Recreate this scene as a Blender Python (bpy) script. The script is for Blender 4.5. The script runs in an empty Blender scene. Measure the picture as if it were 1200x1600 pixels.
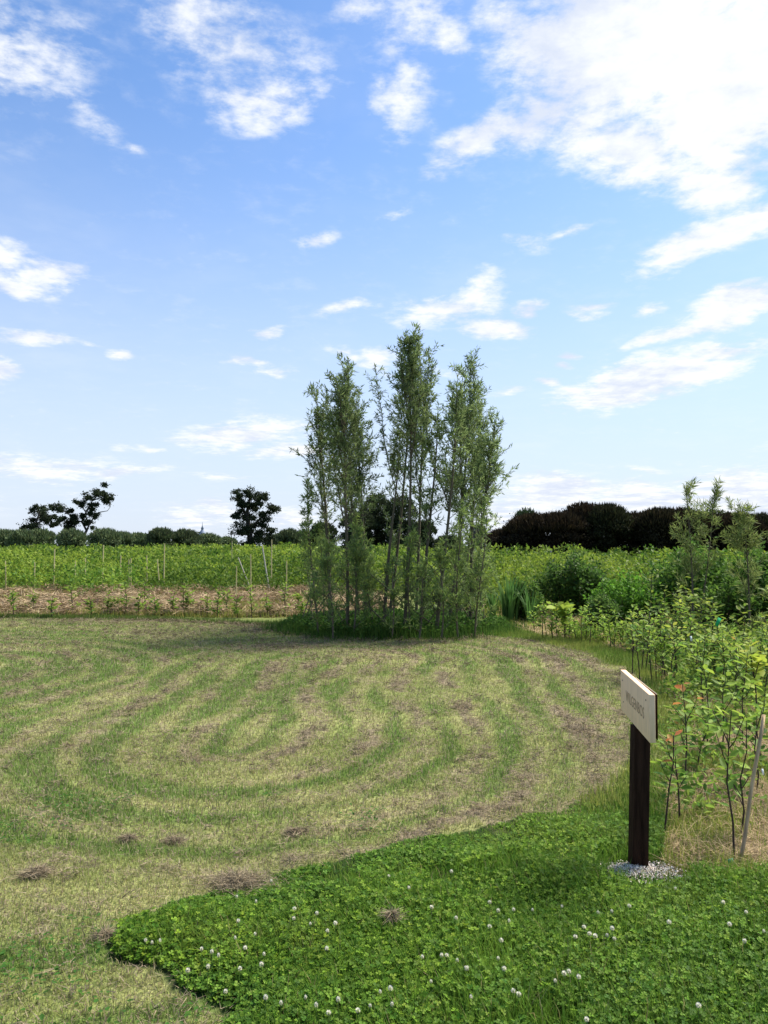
import bpy, math, random
import numpy as np
from mathutils import Vector, Matrix
R = math.radians
random.seed(7); rng = np.random.default_rng(7)
scene = bpy.context.scene
COL = scene.collection

# ------------------------------------------------------------------ camera
EYE, FPX, PITCH = 1.6, 1200.0, R(2.48)
cam_d = bpy.data.cameras.new("camera"); cam = bpy.data.objects.new("camera", cam_d); COL.objects.link(cam)
cam.location = (0, 0, EYE); cam.rotation_euler = (R(90) + PITCH, 0, 0)
cam_d.sensor_fit = 'VERTICAL'; cam_d.sensor_height = 36; cam_d.lens = 27
cam_d.clip_start = 0.05; cam_d.clip_end = 6000
scene.camera = cam
scene.view_settings.view_transform = 'Standard'; scene.view_settings.look = 'None'
scene.view_settings.gamma = 1; scene.view_settings.use_curve_mapping = False
scene.view_settings.exposure = 0.86

def ray(x, y):
    u = (x - 600) / FPX; v = (800 - y) / FPX
    return (u, math.cos(PITCH) - v * math.sin(PITCH), math.sin(PITCH) + v * math.cos(PITCH))
def gr(x, y, z=0.0):
    d = ray(x, y); t = (z - EYE) / d[2]
    return (d[0] * t, d[1] * t, z)
def at(x, y, Y):
    d = ray(x, y); t = Y / d[1]
    return (d[0] * t, Y, EYE + d[2] * t)

# ------------------------------------------------------------------ world
SUN_EL, SUN_AZ = R(52), R(58)     # azimuth to the right of +Y
w = bpy.data.worlds.new("World"); scene.world = w; w.use_nodes = True
nt = w.node_tree; nt.nodes.clear()
def N(t, **k):
    n = nt.nodes.new(t)
    for a, b in k.items(): setattr(n, a, b)
    return n
L = lambda a, b: nt.links.new(a, b)
def mth(op, a, b=None, c=None, clamp=False):
    n = N('ShaderNodeMath', operation=op); n.use_clamp = clamp
    for i, v in enumerate((a, b, c)):
        if v is None: continue
        if isinstance(v, (int, float)): n.inputs[i].default_value = v
        else: L(v, n.inputs[i])
    return n.outputs[0]
def vmath(op, a, b=None, s=None):
    n = N('ShaderNodeVectorMath', operation=op)
    for i, v in enumerate((a, b)):
        if v is None: continue
        if isinstance(v, tuple): n.inputs[i].default_value = v
        else: L(v, n.inputs[i])
    if s is not None: n.inputs['Scale'].default_value = s
    return n
def maprange(v, a, b, c=0.0, d=1.0, smooth=True):
    n = N('ShaderNodeMapRange'); n.interpolation_type = 'SMOOTHSTEP' if smooth else 'LINEAR'
    L(v, n.inputs['Value'])
    for k, q in zip(('From Min', 'From Max', 'To Min', 'To Max'), (a, b, c, d)): n.inputs[k].default_value = q
    return n.outputs[0]
tc = N('ShaderNodeTexCoord'); sep = N('ShaderNodeSeparateXYZ'); L(tc.outputs['Generated'], sep.inputs[0])
dx, dy, dz = sep.outputs
az = mth('ARCTAN2', dx, dy); el = mth('ARCSINE', dz)
azel = N('ShaderNodeCombineXYZ'); L(az, azel.inputs[0]); L(el, azel.inputs[1])
den = mth('ADD', mth('MAXIMUM', dz, 0.0), 0.10)
pl = N('ShaderNodeCombineXYZ'); L(mth('DIVIDE', dx, den), pl.inputs[0]); L(mth('DIVIDE', dy, den), pl.inputs[1])
def noise(vec, scale, detail=6, rough=0.55, dist=0.0):
    n = N('ShaderNodeTexNoise'); L(vec, n.inputs['Vector'])
    n.inputs['Scale'].default_value = scale; n.inputs['Detail'].default_value = detail
    n.inputs['Roughness'].default_value = rough; n.inputs['Distortion'].default_value = dist
    return n
wn = noise(azel.outputs[0], 7.0, 3, 0.5)
wv = vmath('SCALE', vmath('SUBTRACT', wn.outputs['Color'], (0.5, 0.5, 0.5)).outputs[0], s=0.055)
pw = vmath('ADD', azel.outputs[0], wv.outputs[0])
# cloud banks: photo px centre, half sizes in px, tilt in deg, weight
CLOUDS = [
 (20,90,160,105,-20,.62),(150,190,70,34,20,.35),(10,30,90,60,0,.5),(110,150,80,50,30,.35),
 (360,60,190,95,15,.62),(430,150,115,66,-10,.66),(280,100,60,60,0,.3),(395,190,70,30,0,.5),
 (650,30,100,66,-30,.55),(625,165,75,66,-60,.55),(580,20,90,40,0,.45),(700,60,50,60,20,.6),
 (960,60,220,140,0,1.5),(1120,120,170,190,0,1.6),(850,170,120,60,-15,.95),(750,215,110,36,-25,.9),(980,230,150,70,20,1.15),(1110,290,110,60,15,1.0),(790,20,60,60,0,.7),
 (1120,375,165,36,-14,1.25),(1060,398,60,14,0,.8),(1180,345,60,30,0,1.0),
 (1140,488,110,34,-12,1.2),(1060,520,120,14,-14,.8),(1015,487,32,15,0,.85),
 (1020,592,190,38,-10,1.25),(1100,560,110,16,-6,.9),(905,610,60,18,-8,.8),
 (855,597,28,8,0,.8),(893,549,32,7,0,.8),(885,567,22,8,0,.7),(830,367,60,20,8,.5),(880,360,60,9,-8,.6),
 (700,480,110,30,-8,.85),(745,455,60,36,-35,.8),(830,475,34,17,-8,.95),(765,510,70,20,5,1.0),(540,487,60,12,-5,.65),
 (930,470,50,9,0,.5),(920,483,45,8,0,.55),
 (500,372,42,17,-5,.7),(415,517,32,13,-12,.9),(380,570,50,9,0,.8),(425,583,45,14,-5,.65),
 (540,548,50,12,10,.65),(590,560,45,22,15,.75),(700,575,50,12,10,.5),(790,615,45,9,0,.6),
 (0,400,60,45,0,.75),(70,420,80,40,-8,.75),(30,438,70,20,0,.9),
 (55,525,75,14,6,.85),(10,565,45,22,0,.8),(200,562,26,13,0,.85),(150,545,30,8,0,.45),
 (380,680,120,26,-5,.95),(450,710,70,12,0,.95),(225,700,70,9,0,.55),(60,722,150,22,0,.8),(190,733,90,10,0,.85),
 (350,740,60,8,0,.5),(135,760,60,12,0,.4),
 (300,810,60,26,0,.75),(340,798,45,24,0,.85),(470,808,60,24,0,.85),
 (860,775,110,34,0,1.15),(1010,780,130,38,0,1.25),(1150,770,130,42,0,1.3),(1210,700,60,10,0,.3),(1000,728,60,6,0,.4),(1110,722,50,5,0,.35),
 (210,222,26,12,0,.45),(620,330,50,14,-10,.38),(780,800,60,40,0,.8),
 # banks beyond the frame
 (1500,200,300,260,0,1.2),(1500,560,200,60,-10,1.0),(-300,120,220,120,0,.8),(-250,600,200,40,0,.8),(900,-250,500,200,0,1.0),(200,-350,400,150,0,.8),(1500,790,300,50,0,1.1),(-300,780,300,50,0,.9),
]
acc = None
for (cx, cy, rx, ry, rot, wt) in CLOUDS:
    d = Vector(ray(cx, cy)).normalized()
    a0, e0 = math.atan2(d.x, d.y), math.asin(d.z)
    d1 = Vector(ray(cx + rx, cy)).normalized(); d2 = Vector(ray(cx, cy - ry)).normalized()
    ax = abs(math.atan2(d1.x, d1.y) - a0); ey = abs(math.asin(d2.z) - e0)
    m = N('ShaderNodeMapping'); m.vector_type = 'TEXTURE'
    m.inputs['Location'].default_value = (a0, e0, 0); m.inputs['Rotation'].default_value = (0, 0, -R(rot))
    m.inputs['Scale'].default_value = (ax * 1.25, ey * 1.3, 1)
    if acc is None: L(pw.outputs[0], m.inputs['Vector'])
    else:   # chained so the shader compiler evaluates the banks one after another
        ma = N('ShaderNodeVectorMath', operation='MULTIPLY_ADD'); L(acc, ma.inputs[0]); ma.inputs[1].default_value = (1e-7,) * 3; L(pw.outputs[0], ma.inputs[2]); L(ma.outputs[0], m.inputs['Vector'])
    ln = vmath('LENGTH', m.outputs[0]).outputs['Value']
    f = mth('MULTIPLY', mth('SUBTRACT', 1.0, ln, clamp=True), wt)
    acc = f if acc is None else mth('SMOOTH_MAX', acc, f, 0.12)
nA = noise(pl.outputs[0], 5.5, 9, 0.62, 0.25).outputs['Fac']
stretch = N('ShaderNodeMapping'); stretch.inputs['Scale'].default_value = (9.0, 26.0, 1.0); stretch.inputs['Rotation'].default_value = (0, 0, R(8))
L(azel.outputs[0], stretch.inputs['Vector'])
nB = noise(stretch.outputs[0], 1.9, 8, 0.66).outputs['Fac']
nC = noise(pl.outputs[0], 19.0, 6, 0.6, 0.2).outputs['Fac']
nn = mth('ADD', mth('MULTIPLY', nA, 0.42), mth('ADD', mth('MULTIPLY', nB, 0.30), mth('MULTIPLY', nC, 0.28)))
dens = mth('ADD', mth('MULTIPLY_ADD', acc, 1.25, -0.02), mth('MULTIPLY', mth('SUBTRACT', nn, 0.5), 4.3))
gate = maprange(acc, 0.0, 0.30)
fac = mth('MULTIPLY', maprange(dens, 0.02, 0.98), gate, clamp=True)
fac = mth('MULTIPLY', fac, mth('MULTIPLY_ADD', maprange(acc, 0.05, 0.6), 0.25, 0.75))
# faint veil
veil = mth('MULTIPLY', maprange(noise(pl.outputs[0], 1.3, 5, 0.6).outputs['Fac'], 0.45, 0.8), 0.16)
veil = mth('MAXIMUM', veil, mth('MULTIPLY', maprange(nn, 0.545, 0.68), mth('MULTIPLY', maprange(noise(pl.outputs[0], 0.9, 2, 0.5).outputs['Fac'], 0.42, 0.62), 0.55)))
fac = mth('MAXIMUM', fac, veil)
sky = N('ShaderNodeTexSky'); sky.sky_type = 'NISHITA'; sky.sun_disc = False
sky.sun_elevation = SUN_EL; sky.sun_rotation = SUN_AZ
sky.air_density = 1.0; sky.dust_density = 0.6; sky.ozone_density = 1.6
tint = N('ShaderNodeMix', data_type='RGBA', blend_type='MULTIPLY'); tint.inputs[0].default_value = 1.0
L(sky.outputs[0], tint.inputs[6]); tint.inputs[7].default_value = (1.14, 1.41, 1.70, 1)
hz = N('ShaderNodeMix', data_type='RGBA'); L(maprange(dz, 0.55, -0.04, 0.0, 0.93), hz.inputs[0]); L(tint.outputs[2], hz.inputs[6]); hz.inputs[7].default_value = (5.9, 6.5, 7.6, 1)
# cloud radiance, with soft grey modelling
shade = maprange(mth('ADD', mth('MULTIPLY', noise(pl.outputs[0], 2.6, 6, 0.6).outputs['Fac'], 0.55), mth('MULTIPLY', nn, 0.45)), 0.41, 0.56)
cc = N('ShaderNodeMix', data_type='RGBA'); L(shade, cc.inputs[0])
cc.inputs[6].default_value = (5.9, 6.45, 7.6, 1); cc.inputs[7].default_value = (8.0, 8.2, 8.5, 1)
mx = N('ShaderNodeMix', data_type='RGBA'); L(fac, mx.inputs[0]); L(hz.outputs[2], mx.inputs[6]); L(cc.outputs[2], mx.inputs[7])
bg = N('ShaderNodeBackground'); bg.inputs['Strength'].default_value = 0.071; L(mx.outputs[2], bg.inputs['Color'])
wo = N('ShaderNodeOutputWorld'); L(bg.outputs[0], wo.inputs['Surface'])
w.cycles.sampling_method = 'MANUAL'; w.cycles.sample_map_resolution = 512
# ------------------------------------------------------------------ sun
sd = bpy.data.lights.new("sun", 'SUN'); sd.energy = 5.0; sd.angle = R(22.0); sd.color = (1.0, 0.93, 0.80)
so = bpy.data.objects.new("sun", sd); COL.objects.link(so)
sv = Vector((math.sin(SUN_AZ) * math.cos(SUN_EL), math.cos(SUN_AZ) * math.cos(SUN_EL), math.sin(SUN_EL)))
so.rotation_euler = sv.to_track_quat('Z', 'Y').to_euler(); so.location = (10, 10, 30)
scene.cycles.max_bounces = 5; scene.cycles.diffuse_bounces = 3; scene.cycles.transparent_max_bounces = 4
scene.cycles.transmission_bounces = 3; scene.cycles.glossy_bounces = 2

# ------------------------------------------------------------------ numpy noise
_T = np.random.default_rng(3).random((256, 256))
def vn(x, y):
    xi = np.floor(x).astype(int); yi = np.floor(y).astype(int); fx = x - xi; fy = y - yi
    fx = fx * fx * (3 - 2 * fx); fy = fy * fy * (3 - 2 * fy)
    g = lambda a, b: _T[a & 255, b & 255]
    return (g(xi, yi) * (1 - fx) + g(xi + 1, yi) * fx) * (1 - fy) + (g(xi, yi + 1) * (1 - fx) + g(xi + 1, yi + 1) * fx) * fy
def fbm(x, y, s, o=4):
    x = np.asarray(x, float); y = np.asarray(y, float)
    r = 0; a = 1; t = 0
    for k in range(o):
        r = r + a * vn(x * s + 17.3 * k, y * s + 9.1 * k + 51); t += a; a *= .5; s *= 2.03
    return r / t
def sst(a, b, x):
    t = np.clip((x - a) / (b - a), 0, 1); return t * t * (3 - 2 * t)
def lerp(a, b, t):
    t = np.asarray(t)[..., None]; return np.asarray(a) * (1 - t) + np.asarray(b) * t

# ------------------------------------------------------------------ materials
def mat(name, rough=0.6, trans=0.0, noise_s=None, noise_a=0.25, bump=0.0, bump_s=40, color=None, spec=0.3, stretch=(1, 1, 1)):
    m = bpy.data.materials.new(name); m.use_nodes = True; t = m.node_tree; t.nodes.clear()
    out = t.nodes.new('ShaderNodeOutputMaterial'); p = t.nodes.new('ShaderNodeBsdfPrincipled')
    p.inputs['Roughness'].default_value = rough; p.inputs['Specular IOR Level'].default_value = spec
    if color is None:
        a = t.nodes.new('ShaderNodeAttribute'); a.attribute_name = 'Col'; csock = a.outputs['Color']
    else:
        a = t.nodes.new('ShaderNodeRGB'); a.outputs[0].default_value = (*color, 1); csock = a.outputs[0]
    tcn = t.nodes.new('ShaderNodeTexCoord'); mp = t.nodes.new('ShaderNodeMapping'); mp.inputs['Scale'].default_value = stretch
    t.links.new(tcn.outputs['Object'], mp.inputs[0])
    if noise_s:
        n = t.nodes.new('ShaderNodeTexNoise'); n.inputs['Scale'].default_value = noise_s; n.inputs['Detail'].default_value = 5
        t.links.new(mp.outputs[0], n.inputs['Vector'])
        r = t.nodes.new('ShaderNodeMapRange'); r.inputs['From Min'].default_value = .3; r.inputs['From Max'].default_value = .7
        r.inputs['To Min'].default_value = 1 - noise_a; r.inputs['To Max'].default_value = 1 + noise_a
        t.links.new(n.outputs['Fac'], r.inputs['Value'])
        mm = t.nodes.new('ShaderNodeVectorMath'); mm.operation = 'SCALE'
        t.links.new(csock, mm.inputs[0]); t.links.new(r.outputs[0], mm.inputs['Scale']); csock = mm.outputs[0]
    t.links.new(csock, p.inputs['Base Color'])
    if bump:
        n2 = t.nodes.new('ShaderNodeTexNoise'); n2.inputs['Scale'].default_value = bump_s; n2.inputs['Detail'].default_value = 6
        t.links.new(mp.outputs[0], n2.inputs['Vector'])
        b = t.nodes.new('ShaderNodeBump'); b.inputs['Strength'].default_value = bump; b.inputs['Distance'].default_value = .02
        t.links.new(n2.outputs['Fac'], b.inputs['Height']); t.links.new(b.outputs[0], p.inputs['Normal'])
    if trans:
        tr = t.nodes.new('ShaderNodeBsdfTranslucent'); t.links.new(csock, tr.inputs['Color'])
        ms = t.nodes.new('ShaderNodeMixShader'); ms.inputs[0].default_value = trans
        t.links.new(p.outputs[0], ms.inputs[1]); t.links.new(tr.outputs[0], ms.inputs[2]); t.links.new(ms.outputs[0], out.inputs['Surface'])
    else: t.links.new(p.outputs[0], out.inputs['Surface'])
    return m
M_LEAF = mat('leaf', 0.6, 0.45, spec=0.16)
M_GRASS = mat('grass_blade', 0.7, 0.40, spec=0.08)
M_FARLEAF = mat('far_leaf', 0.8, 0.22, spec=0.1)
M_HAY = mat('hay', 0.9, 0.12, spec=0.03)
M_BARK = mat('bark', 0.85, 0, noise_s=30, bump=.5)
M_SOIL = mat('ground_soil', 0.95, 0, noise_s=25, noise_a=.35, bump=.8, bump_s=60, spec=.1)
M_PETAL = mat('petal', 0.7, 0.2)

# ------------------------------------------------------------------ mesh buffers
class Buf:
    def __init__(s): s.v = []; s.c = []; s.t = []; s.q = []; s.n = 0
    def add(s, v, f, c):
        v = np.asarray(v, float).reshape(-1, 3); f = np.asarray(f, int)
        c = np.asarray(c, float)
        if c.ndim == 1: c = np.tile(c, (len(v), 1))
        s.v.append(v); s.c.append(c)
        (s.t if f.shape[1] == 3 else s.q).append(f + s.n); s.n += len(v)
    def mesh(s, name, smooth=False):
        me = bpy.data.meshes.new(name)
        v = np.concatenate(s.v); c = np.concatenate(s.c)
        t = np.concatenate(s.t) if s.t else np.zeros((0, 3), int); q = np.concatenate(s.q) if s.q else np.zeros((0, 4), int)
        me.vertices.add(len(v)); me.vertices.foreach_set('co', v.astype(np.float32).ravel())
        lv = np.concatenate([t.ravel(), q.ravel()]).astype(np.int32)
        me.loops.add(len(lv)); me.loops.foreach_set('vertex_index', lv)
        ls = np.concatenate([np.arange(len(t)) * 3, len(t) * 3 + np.arange(len(q)) * 4]).astype(np.int32)
        lt = np.concatenate([np.full(len(t), 3), np.full(len(q), 4)]).astype(np.int32)
        me.polygons.add(len(ls)); me.polygons.foreach_set('loop_start', ls); me.polygons.foreach_set('loop_total', lt)
        a = me.color_attributes.new('Col', 'FLOAT_COLOR', 'POINT')
        a.data.foreach_set('color', np.concatenate([np.clip(c, 0, 1), np.ones((len(c), 1))], 1).astype(np.float32).ravel())
        me.update(calc_edges=True)
        if smooth: me.polygons.foreach_set('use_smooth', np.ones(len(ls), bool))
        return me
    def build(s, name, m, parent=None, smooth=False):
        me = s.mesh(name, smooth); me.materials.append(m)
        o = bpy.data.objects.new(name, me); COL.objects.link(o)
        if parent: o.parent = parent
        return o
def tag(o, label=None, cat=None, group=None, kind=None):
    for k, v in (('label', label), ('category', cat), ('group', group), ('kind', kind)):
        if v: o[k] = v
    return o
def empty(name, loc, label=None, cat=None, group=None, rz=0):
    o = bpy.data.objects.new(name, None); COL.objects.link(o); o.location = loc; o.rotation_euler = (0, 0, rz); o.empty_display_size = .1
    return tag(o, label, cat, group)
def norm(a): return a / np.maximum(np.linalg.norm(a, axis=-1, keepdims=True), 1e-9)
def frames(d, nrm):
    d = norm(d); y = norm(np.cross(nrm, d)); z = np.cross(d, y)
    return np.stack([d, y, z], -1)           # columns: length, width, normal
def scatter(buf, tv, tf, pos, fr, sc, col, tcol=None):
    tv = np.asarray(tv, float); tf = np.asarray(tf, int); n = len(pos)
    if n == 0: return
    sc = np.asarray(sc, float)
    if sc.ndim == 1: sc = np.repeat(sc[:, None], 3, 1)
    v = tv[None] * sc[:, None, :]
    v = np.einsum('nij,nkj->nki', fr, v) + pos[:, None, :]
    f = tf[None] + (np.arange(n) * len(tv))[:, None, None]
    c = np.repeat(np.asarray(col)[:, None, :], len(tv), 1)
    if tcol is not None: c = c * np.asarray(tcol)[None, :, None]
    buf.add(v.reshape(-1, 3), f.reshape(-1, tf.shape[1]), c.reshape(-1, 3))
def tube(buf, pts, rad, col, sides=6):
    pts = np.asarray(pts, float); rad = np.broadcast_to(np.asarray(rad, float), (len(pts),))
    tg = np.gradient(pts, axis=0); tg = norm(tg)
    ref = np.array([0.31, 0.95, 0.0]); a = norm(np.cross(tg, ref) + 1e-6); b = np.cross(tg, a)
    th = np.arange(sides) / sides * 2 * np.pi
    ring = pts[:, None] + rad[:, None, None] * (a[:, None] * np.cos(th)[None, :, None] + b[:, None] * np.sin(th)[None, :, None])
    v = ring.reshape(-1, 3); f = []
    for i in range(len(pts) - 1):
        for k in range(sides):
            f.append((i * sides + k, i * sides + (k + 1) % sides, (i + 1) * sides + (k + 1) % sides, (i + 1) * sides + k))
    buf.add(v, f, col)
    n = len(v); buf.add(np.vstack([v[-sides:], pts[-1:]]), [(k, (k + 1) % sides, sides) for k in range(sides)], col)
def box(buf, lo, hi, col):
    (a, b, c), (d, e, f) = lo, hi
    v = [(a,b,c),(d,b,c),(d,e,c),(a,e,c),(a,b,f),(d,b,f),(d,e,f),(a,e,f)]
    buf.add(v, [(0,3,2,1),(4,5,6,7),(0,1,5,4),(1,2,6,5),(2,3,7,6),(3,0,4,7)], col)
def rdir(n, up=0.0):
    d = norm(rng.normal(size=(n, 3))); d[:, 2] += up; return norm(d)
def jcol(base, n, j=.18, hj=.08):
    base = np.asarray(base, float); base = np.broadcast_to(base, (n, 3))
    return np.clip(base * (1 + rng.uniform(-j, j, (n, 1))) * (1 + rng.uniform(-hj, hj, (n, 3))), 0, 1)
# templates (x = length, y = width, z = normal), unit length
T_BLADE = ([(0,-.5,0),(0,.5,0),(.55,-.38,.10),(.55,.38,.10),(1,0,-.08)], [(0,1,3),(0,3,2),(2,3,4)])
T_SPIKE = ([(0,-.5,0),(0,.5,0),(1,0,0)], [(0,1,2)])
T_LEAF = ([(0,0,0),(.35,-.5,.06),(.42,0,-.03),(.35,.5,.06),(.78,-.30,.03),(.78,.30,.03),(1,0,-.08)], [(0,1,2),(0,2,3),(1,4,2),(4,6,2),(2,6,5),(2,5,3)])
T_DIAM = ([(0,0,0),(.45,-.5,0.05),(1,0,0),(.45,.5,.05)], [(0,1,2),(0,2,3)])

# ------------------------------------------------------------------ zones
def poly(pts): return np.array([gr(*p)[:2] for p in pts])
LAWN = np.vstack([[(-14, 1.0), (-0.45, 1.0), (-.50, 2.2)], poly([(330,1600),(262,1560),(195,1500),(160,1450),(215,1412),(300,1392),(430,1362),(560,1335),(690,1312),(800,1288),(890,1262),(950,1230),(985,1170),(1003,1110),(998,1070),(965,1042),(905,1018),(830,1003),(760,993),(640,985),(480,978),(300,970),(0,965)]), [(-16, 17.5)]])
BED = np.vstack([poly([(1036,1362),(1100,1368),(1250,1372)]), [(9, 3.6), (12, 30), (1.6, 22)], poly([(790,978),(850,995),(940,1008),(1000,1025),(1040,1060),(1050,1110),(1045,1180),(1040,1260)])])
def inside(P, x, y):
    r = np.zeros(np.shape(x), bool); n = len(P)
    for i in range(n):
        x1, y1 = P[i]; x2, y2 = P[(i + 1) % n]
        c = ((y1 > y) != (y2 > y)) & (x < (x2 - x1) * (y - y1) / (y2 - y1 + 1e-12) + x1); r ^= c
    return r
def edist(P, x, y):
    best = np.full(np.shape(x), 1e9); n = len(P)
    for i in range(n):
        a = P[i]; b = P[(i + 1) % n]; ab = b - a
        t = np.clip(((x - a[0]) * ab[0] + (y - a[1]) * ab[1]) / (ab @ ab), 0, 1)
        best = np.minimum(best, np.hypot(x - a[0] - t * ab[0], y - a[1] - t * ab[1]))
    return best
def sdf(P, x, y):
    wx = x + (fbm(x, y, 1.7, 3) - .5) * .35; wy = y + (fbm(x + 31, y, 1.7, 3) - .5) * .35
    d = edist(P, wx, wy); return np.where(inside(P, wx, wy), d, -d)
RINGC = np.array([gr(617, 984)[0], gr(617, 984)[1] + .25]); RINGR = 1.5
def stripe(x, y):
    ax, ay, bx, by = -1.15, 6.2, -1.0, 10.6
    t = np.clip(((x - ax) * (bx - ax) + (y - ay) * (by - ay)) / ((bx - ax) ** 2 + (by - ay) ** 2), 0, 1)
    r1 = np.hypot((x - ax - t * (bx - ax)) * 1.02, y - ay - t * (by - ay)) + 1.55
    r2 = np.hypot(x + 6.2, (y - 9.2) * .9)
    f = np.where(r1 < r2, r1, r2) + (fbm(x, y, .35, 2) - .5) * .55 + (fbm(x, y, 2.2, 2) - .5) * .14
    ang = np.where(r1 < r2, np.arctan2(y - 8.2, x + 1.1), np.arctan2(y - 9.2, x + 6.2) + 9)
    return .5 + .5 * np.cos(2 * np.pi * (f - .10) / .48), fbm(f * 9.5, ang * 3.6 + 20, 1.0, 3), fbm(f * 2.1 + 7, ang * 1.6 + 40, 1.0, 3)
def lawn_masks(x, y):
    s, st1, st2 = stripe(x, y)
    n1 = fbm(x, y, 1.1, 4); n2 = fbm(x + 7, y - 3, 6.0, 4); n3 = fbm(x - 5, y + 9, .45, 2); n4 = fbm(x * .8 + y * .3, y * 1.3, 13.0, 3)
    e = sdf(LAWN, x, y)
    nearedge = sst(1.3, .2, e) * sst(3.0, 4.4, y)
    hay = sst(.52, .86, s * .30 + st1 * .50 + n4 * .56 + (n1 - .5) * .30 + (st2 - .5) * .35 + nearedge * .14 - .20 - sst(4.6, 3.0, y) * .16)
    green = .72 * sst(.62, .90, (1 - s) * .56 + n2 * .20 + (1 - st1) * .30 + (st2 - .5) * -.9 + n3 * .45 - .08 - nearedge * .2 + sst(6.0, 3.2, y) * .02)
    green = green * (1 - hay)
    yel = sst(.45, .75, fbm(x + 3, y + 3, 1.8, 3))
    return hay, green, yel
C_PALE = np.array([.33, .335, .130]); C_PALE2 = np.array([.24, .275, .085]); C_GRN = np.array([.125, .215, .042]); C_HAY = np.array([.29, .235, .155]); C_HAYD = np.array([.10, .082, .055])
def ground_color(x, y):
    hay, green, yel = lawn_masks(x, y)
    lawn = lerp(C_PALE2 * .8, C_PALE * .85, yel); lawn = lerp(lawn, C_GRN * .75, green); lawn = lerp(lawn, C_HAY * .8, hay)
    clover = np.broadcast_to(np.array([.022, .042, .010]), lawn.shape)
    nb = fbm(x, y, 2.2, 4)
    bed = lerp([.16, .17, .055], [.28, .215, .13], sst(.42, .6, nb)); bed = lerp(bed, [.06, .045, .03], sst(.62, .72, fbm(x + 9, y, 3.1, 4)))
    rough = lerp([.10, .15, .035], [.20, .20, .07], fbm(x, y, 1.4, 3))
    straw = lerp([.30, .22, .13], [.20, .14, .08], sst(.35, .65, fbm(x, y, 1.2, 4)))
    far = np.broadcast_to(np.array([.04, .06, .018]), lawn.shape)
    out = np.where((y < 4.6)[..., None], clover, rough)
    out = np.where((inside(BED, x, y) & (y > 3.6))[..., None], bed, out)
    back = (y > 17.2) & (x < 0)
    out = np.where(back[..., None], straw, out)
    out = np.where(((y > 26.2) | ((y > 17.5) & (x > 1)))[..., None], far, out)
    e = sdf(LAWN, x, y); out = np.where((e > 0)[..., None], lawn, out)
    # worn soil rim of the mown circle
    rim = sst(.22, .0, np.abs(e + .02)) * sst(.45, .6, fbm(x, y, 3, 3)) * (y > 4.2)
    return lerp(out, [.13, .10, .065], rim * .7)
def gheight(x, y):
    h = (fbm(x, y, 1.3, 3) - .5) * .035 + (fbm(x, y, 7, 3) - .5) * .02
    ring = np.hypot((x - RINGC[0]) / 1.25, (y - RINGC[1])) / RINGR
    h = h + .07 * sst(1.25, .8, ring)
    b = sst(17.6, 19.5, y) * sst(27, 25, y) * sst(.5, -1, x)
    h = h + b * (.04 + .20 * (fbm(x, y, .9, 4) - .3))
    return h * sst(34, 28, y) * sst(14, 11, np.abs(x))

# ------------------------------------------------------------------ ground
def grid(buf, x0, x1, y0, y1, st, zoff=0):
    xs = np.arange(x0, x1 + st / 2, st); ys = np.arange(y0, y1 + st / 2, st)
    X, Y = np.meshgrid(xs, ys); nx = len(xs)
    v = np.stack([X, Y, gheight(X, Y) + zoff], -1).reshape(-1, 3)
    i = np.arange(len(ys) - 1)[:, None] * nx + np.arange(nx - 1)[None]; i = i.ravel()
    buf.add(v, np.stack([i, i + 1, i + 1 + nx, i + nx], 1), ground_color(v[:, 0], v[:, 1]))
b = Buf(); grid(b, -16, 13, 1.0, 34, .05)
o = b.build('lawn_ground', M_SOIL, smooth=True); tag(o, 'mown round lawn and planting beds', kind='structure')
b = Buf(); S = 3000
b.add([(-S,-S,-.03),(S,-S,-.03),(S,S,-.03),(-S,S,-.03)], [(0,1,2,3)], (.07, .10, .03))
o = b.build('ground', mat('far_field', .95, 0, noise_s=.05, noise_a=.3, spec=.05)); tag(o, 'flat farmland reaching the horizon', kind='structure')

# ------------------------------------------------------------------ grass
def pts_in(x0, x1, y0, y1, dens):
    n = int((x1 - x0) * (y1 - y0) * dens)
    x = rng.uniform(x0, x1, n); y = rng.uniform(y0, y1, n)
    k = np.abs(x) < (y * .53 + 1.1)
    return x[k], y[k]
def blades(buf, x, y, h, wd, col, lean=.5, hayish=False, tpl=T_BLADE, z=0.0):
    n = len(x)
    if n == 0: return
    th = rng.uniform(0, 2 * np.pi, n); ln = np.abs(rng.normal(0, lean, n))
    if hayish: el = rng.normal(.12, .22, n)
    else: el = np.pi / 2 - np.clip(ln, 0, 1.35)
    d = np.stack([np.cos(th) * np.cos(el), np.sin(th) * np.cos(el), np.sin(el)], 1)
    up = norm(np.stack([-np.cos(th), -np.sin(th), np.full(n, .35)], 1)) if not hayish else np.tile([0, 0, 1.], (n, 1)) + rng.normal(0, .35, (n, 3))
    pos = np.stack([x, y, gheight(x, y) + z], 1)
    h = h * rng.uniform(.55, 1.25, n)
    scatter(buf, tpl[0], tpl[1], pos, frames(d, up), np.stack([h, np.broadcast_to(wd, (n,)), h], 1), col, None)
lg = Buf(); hy = Buf()
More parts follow.
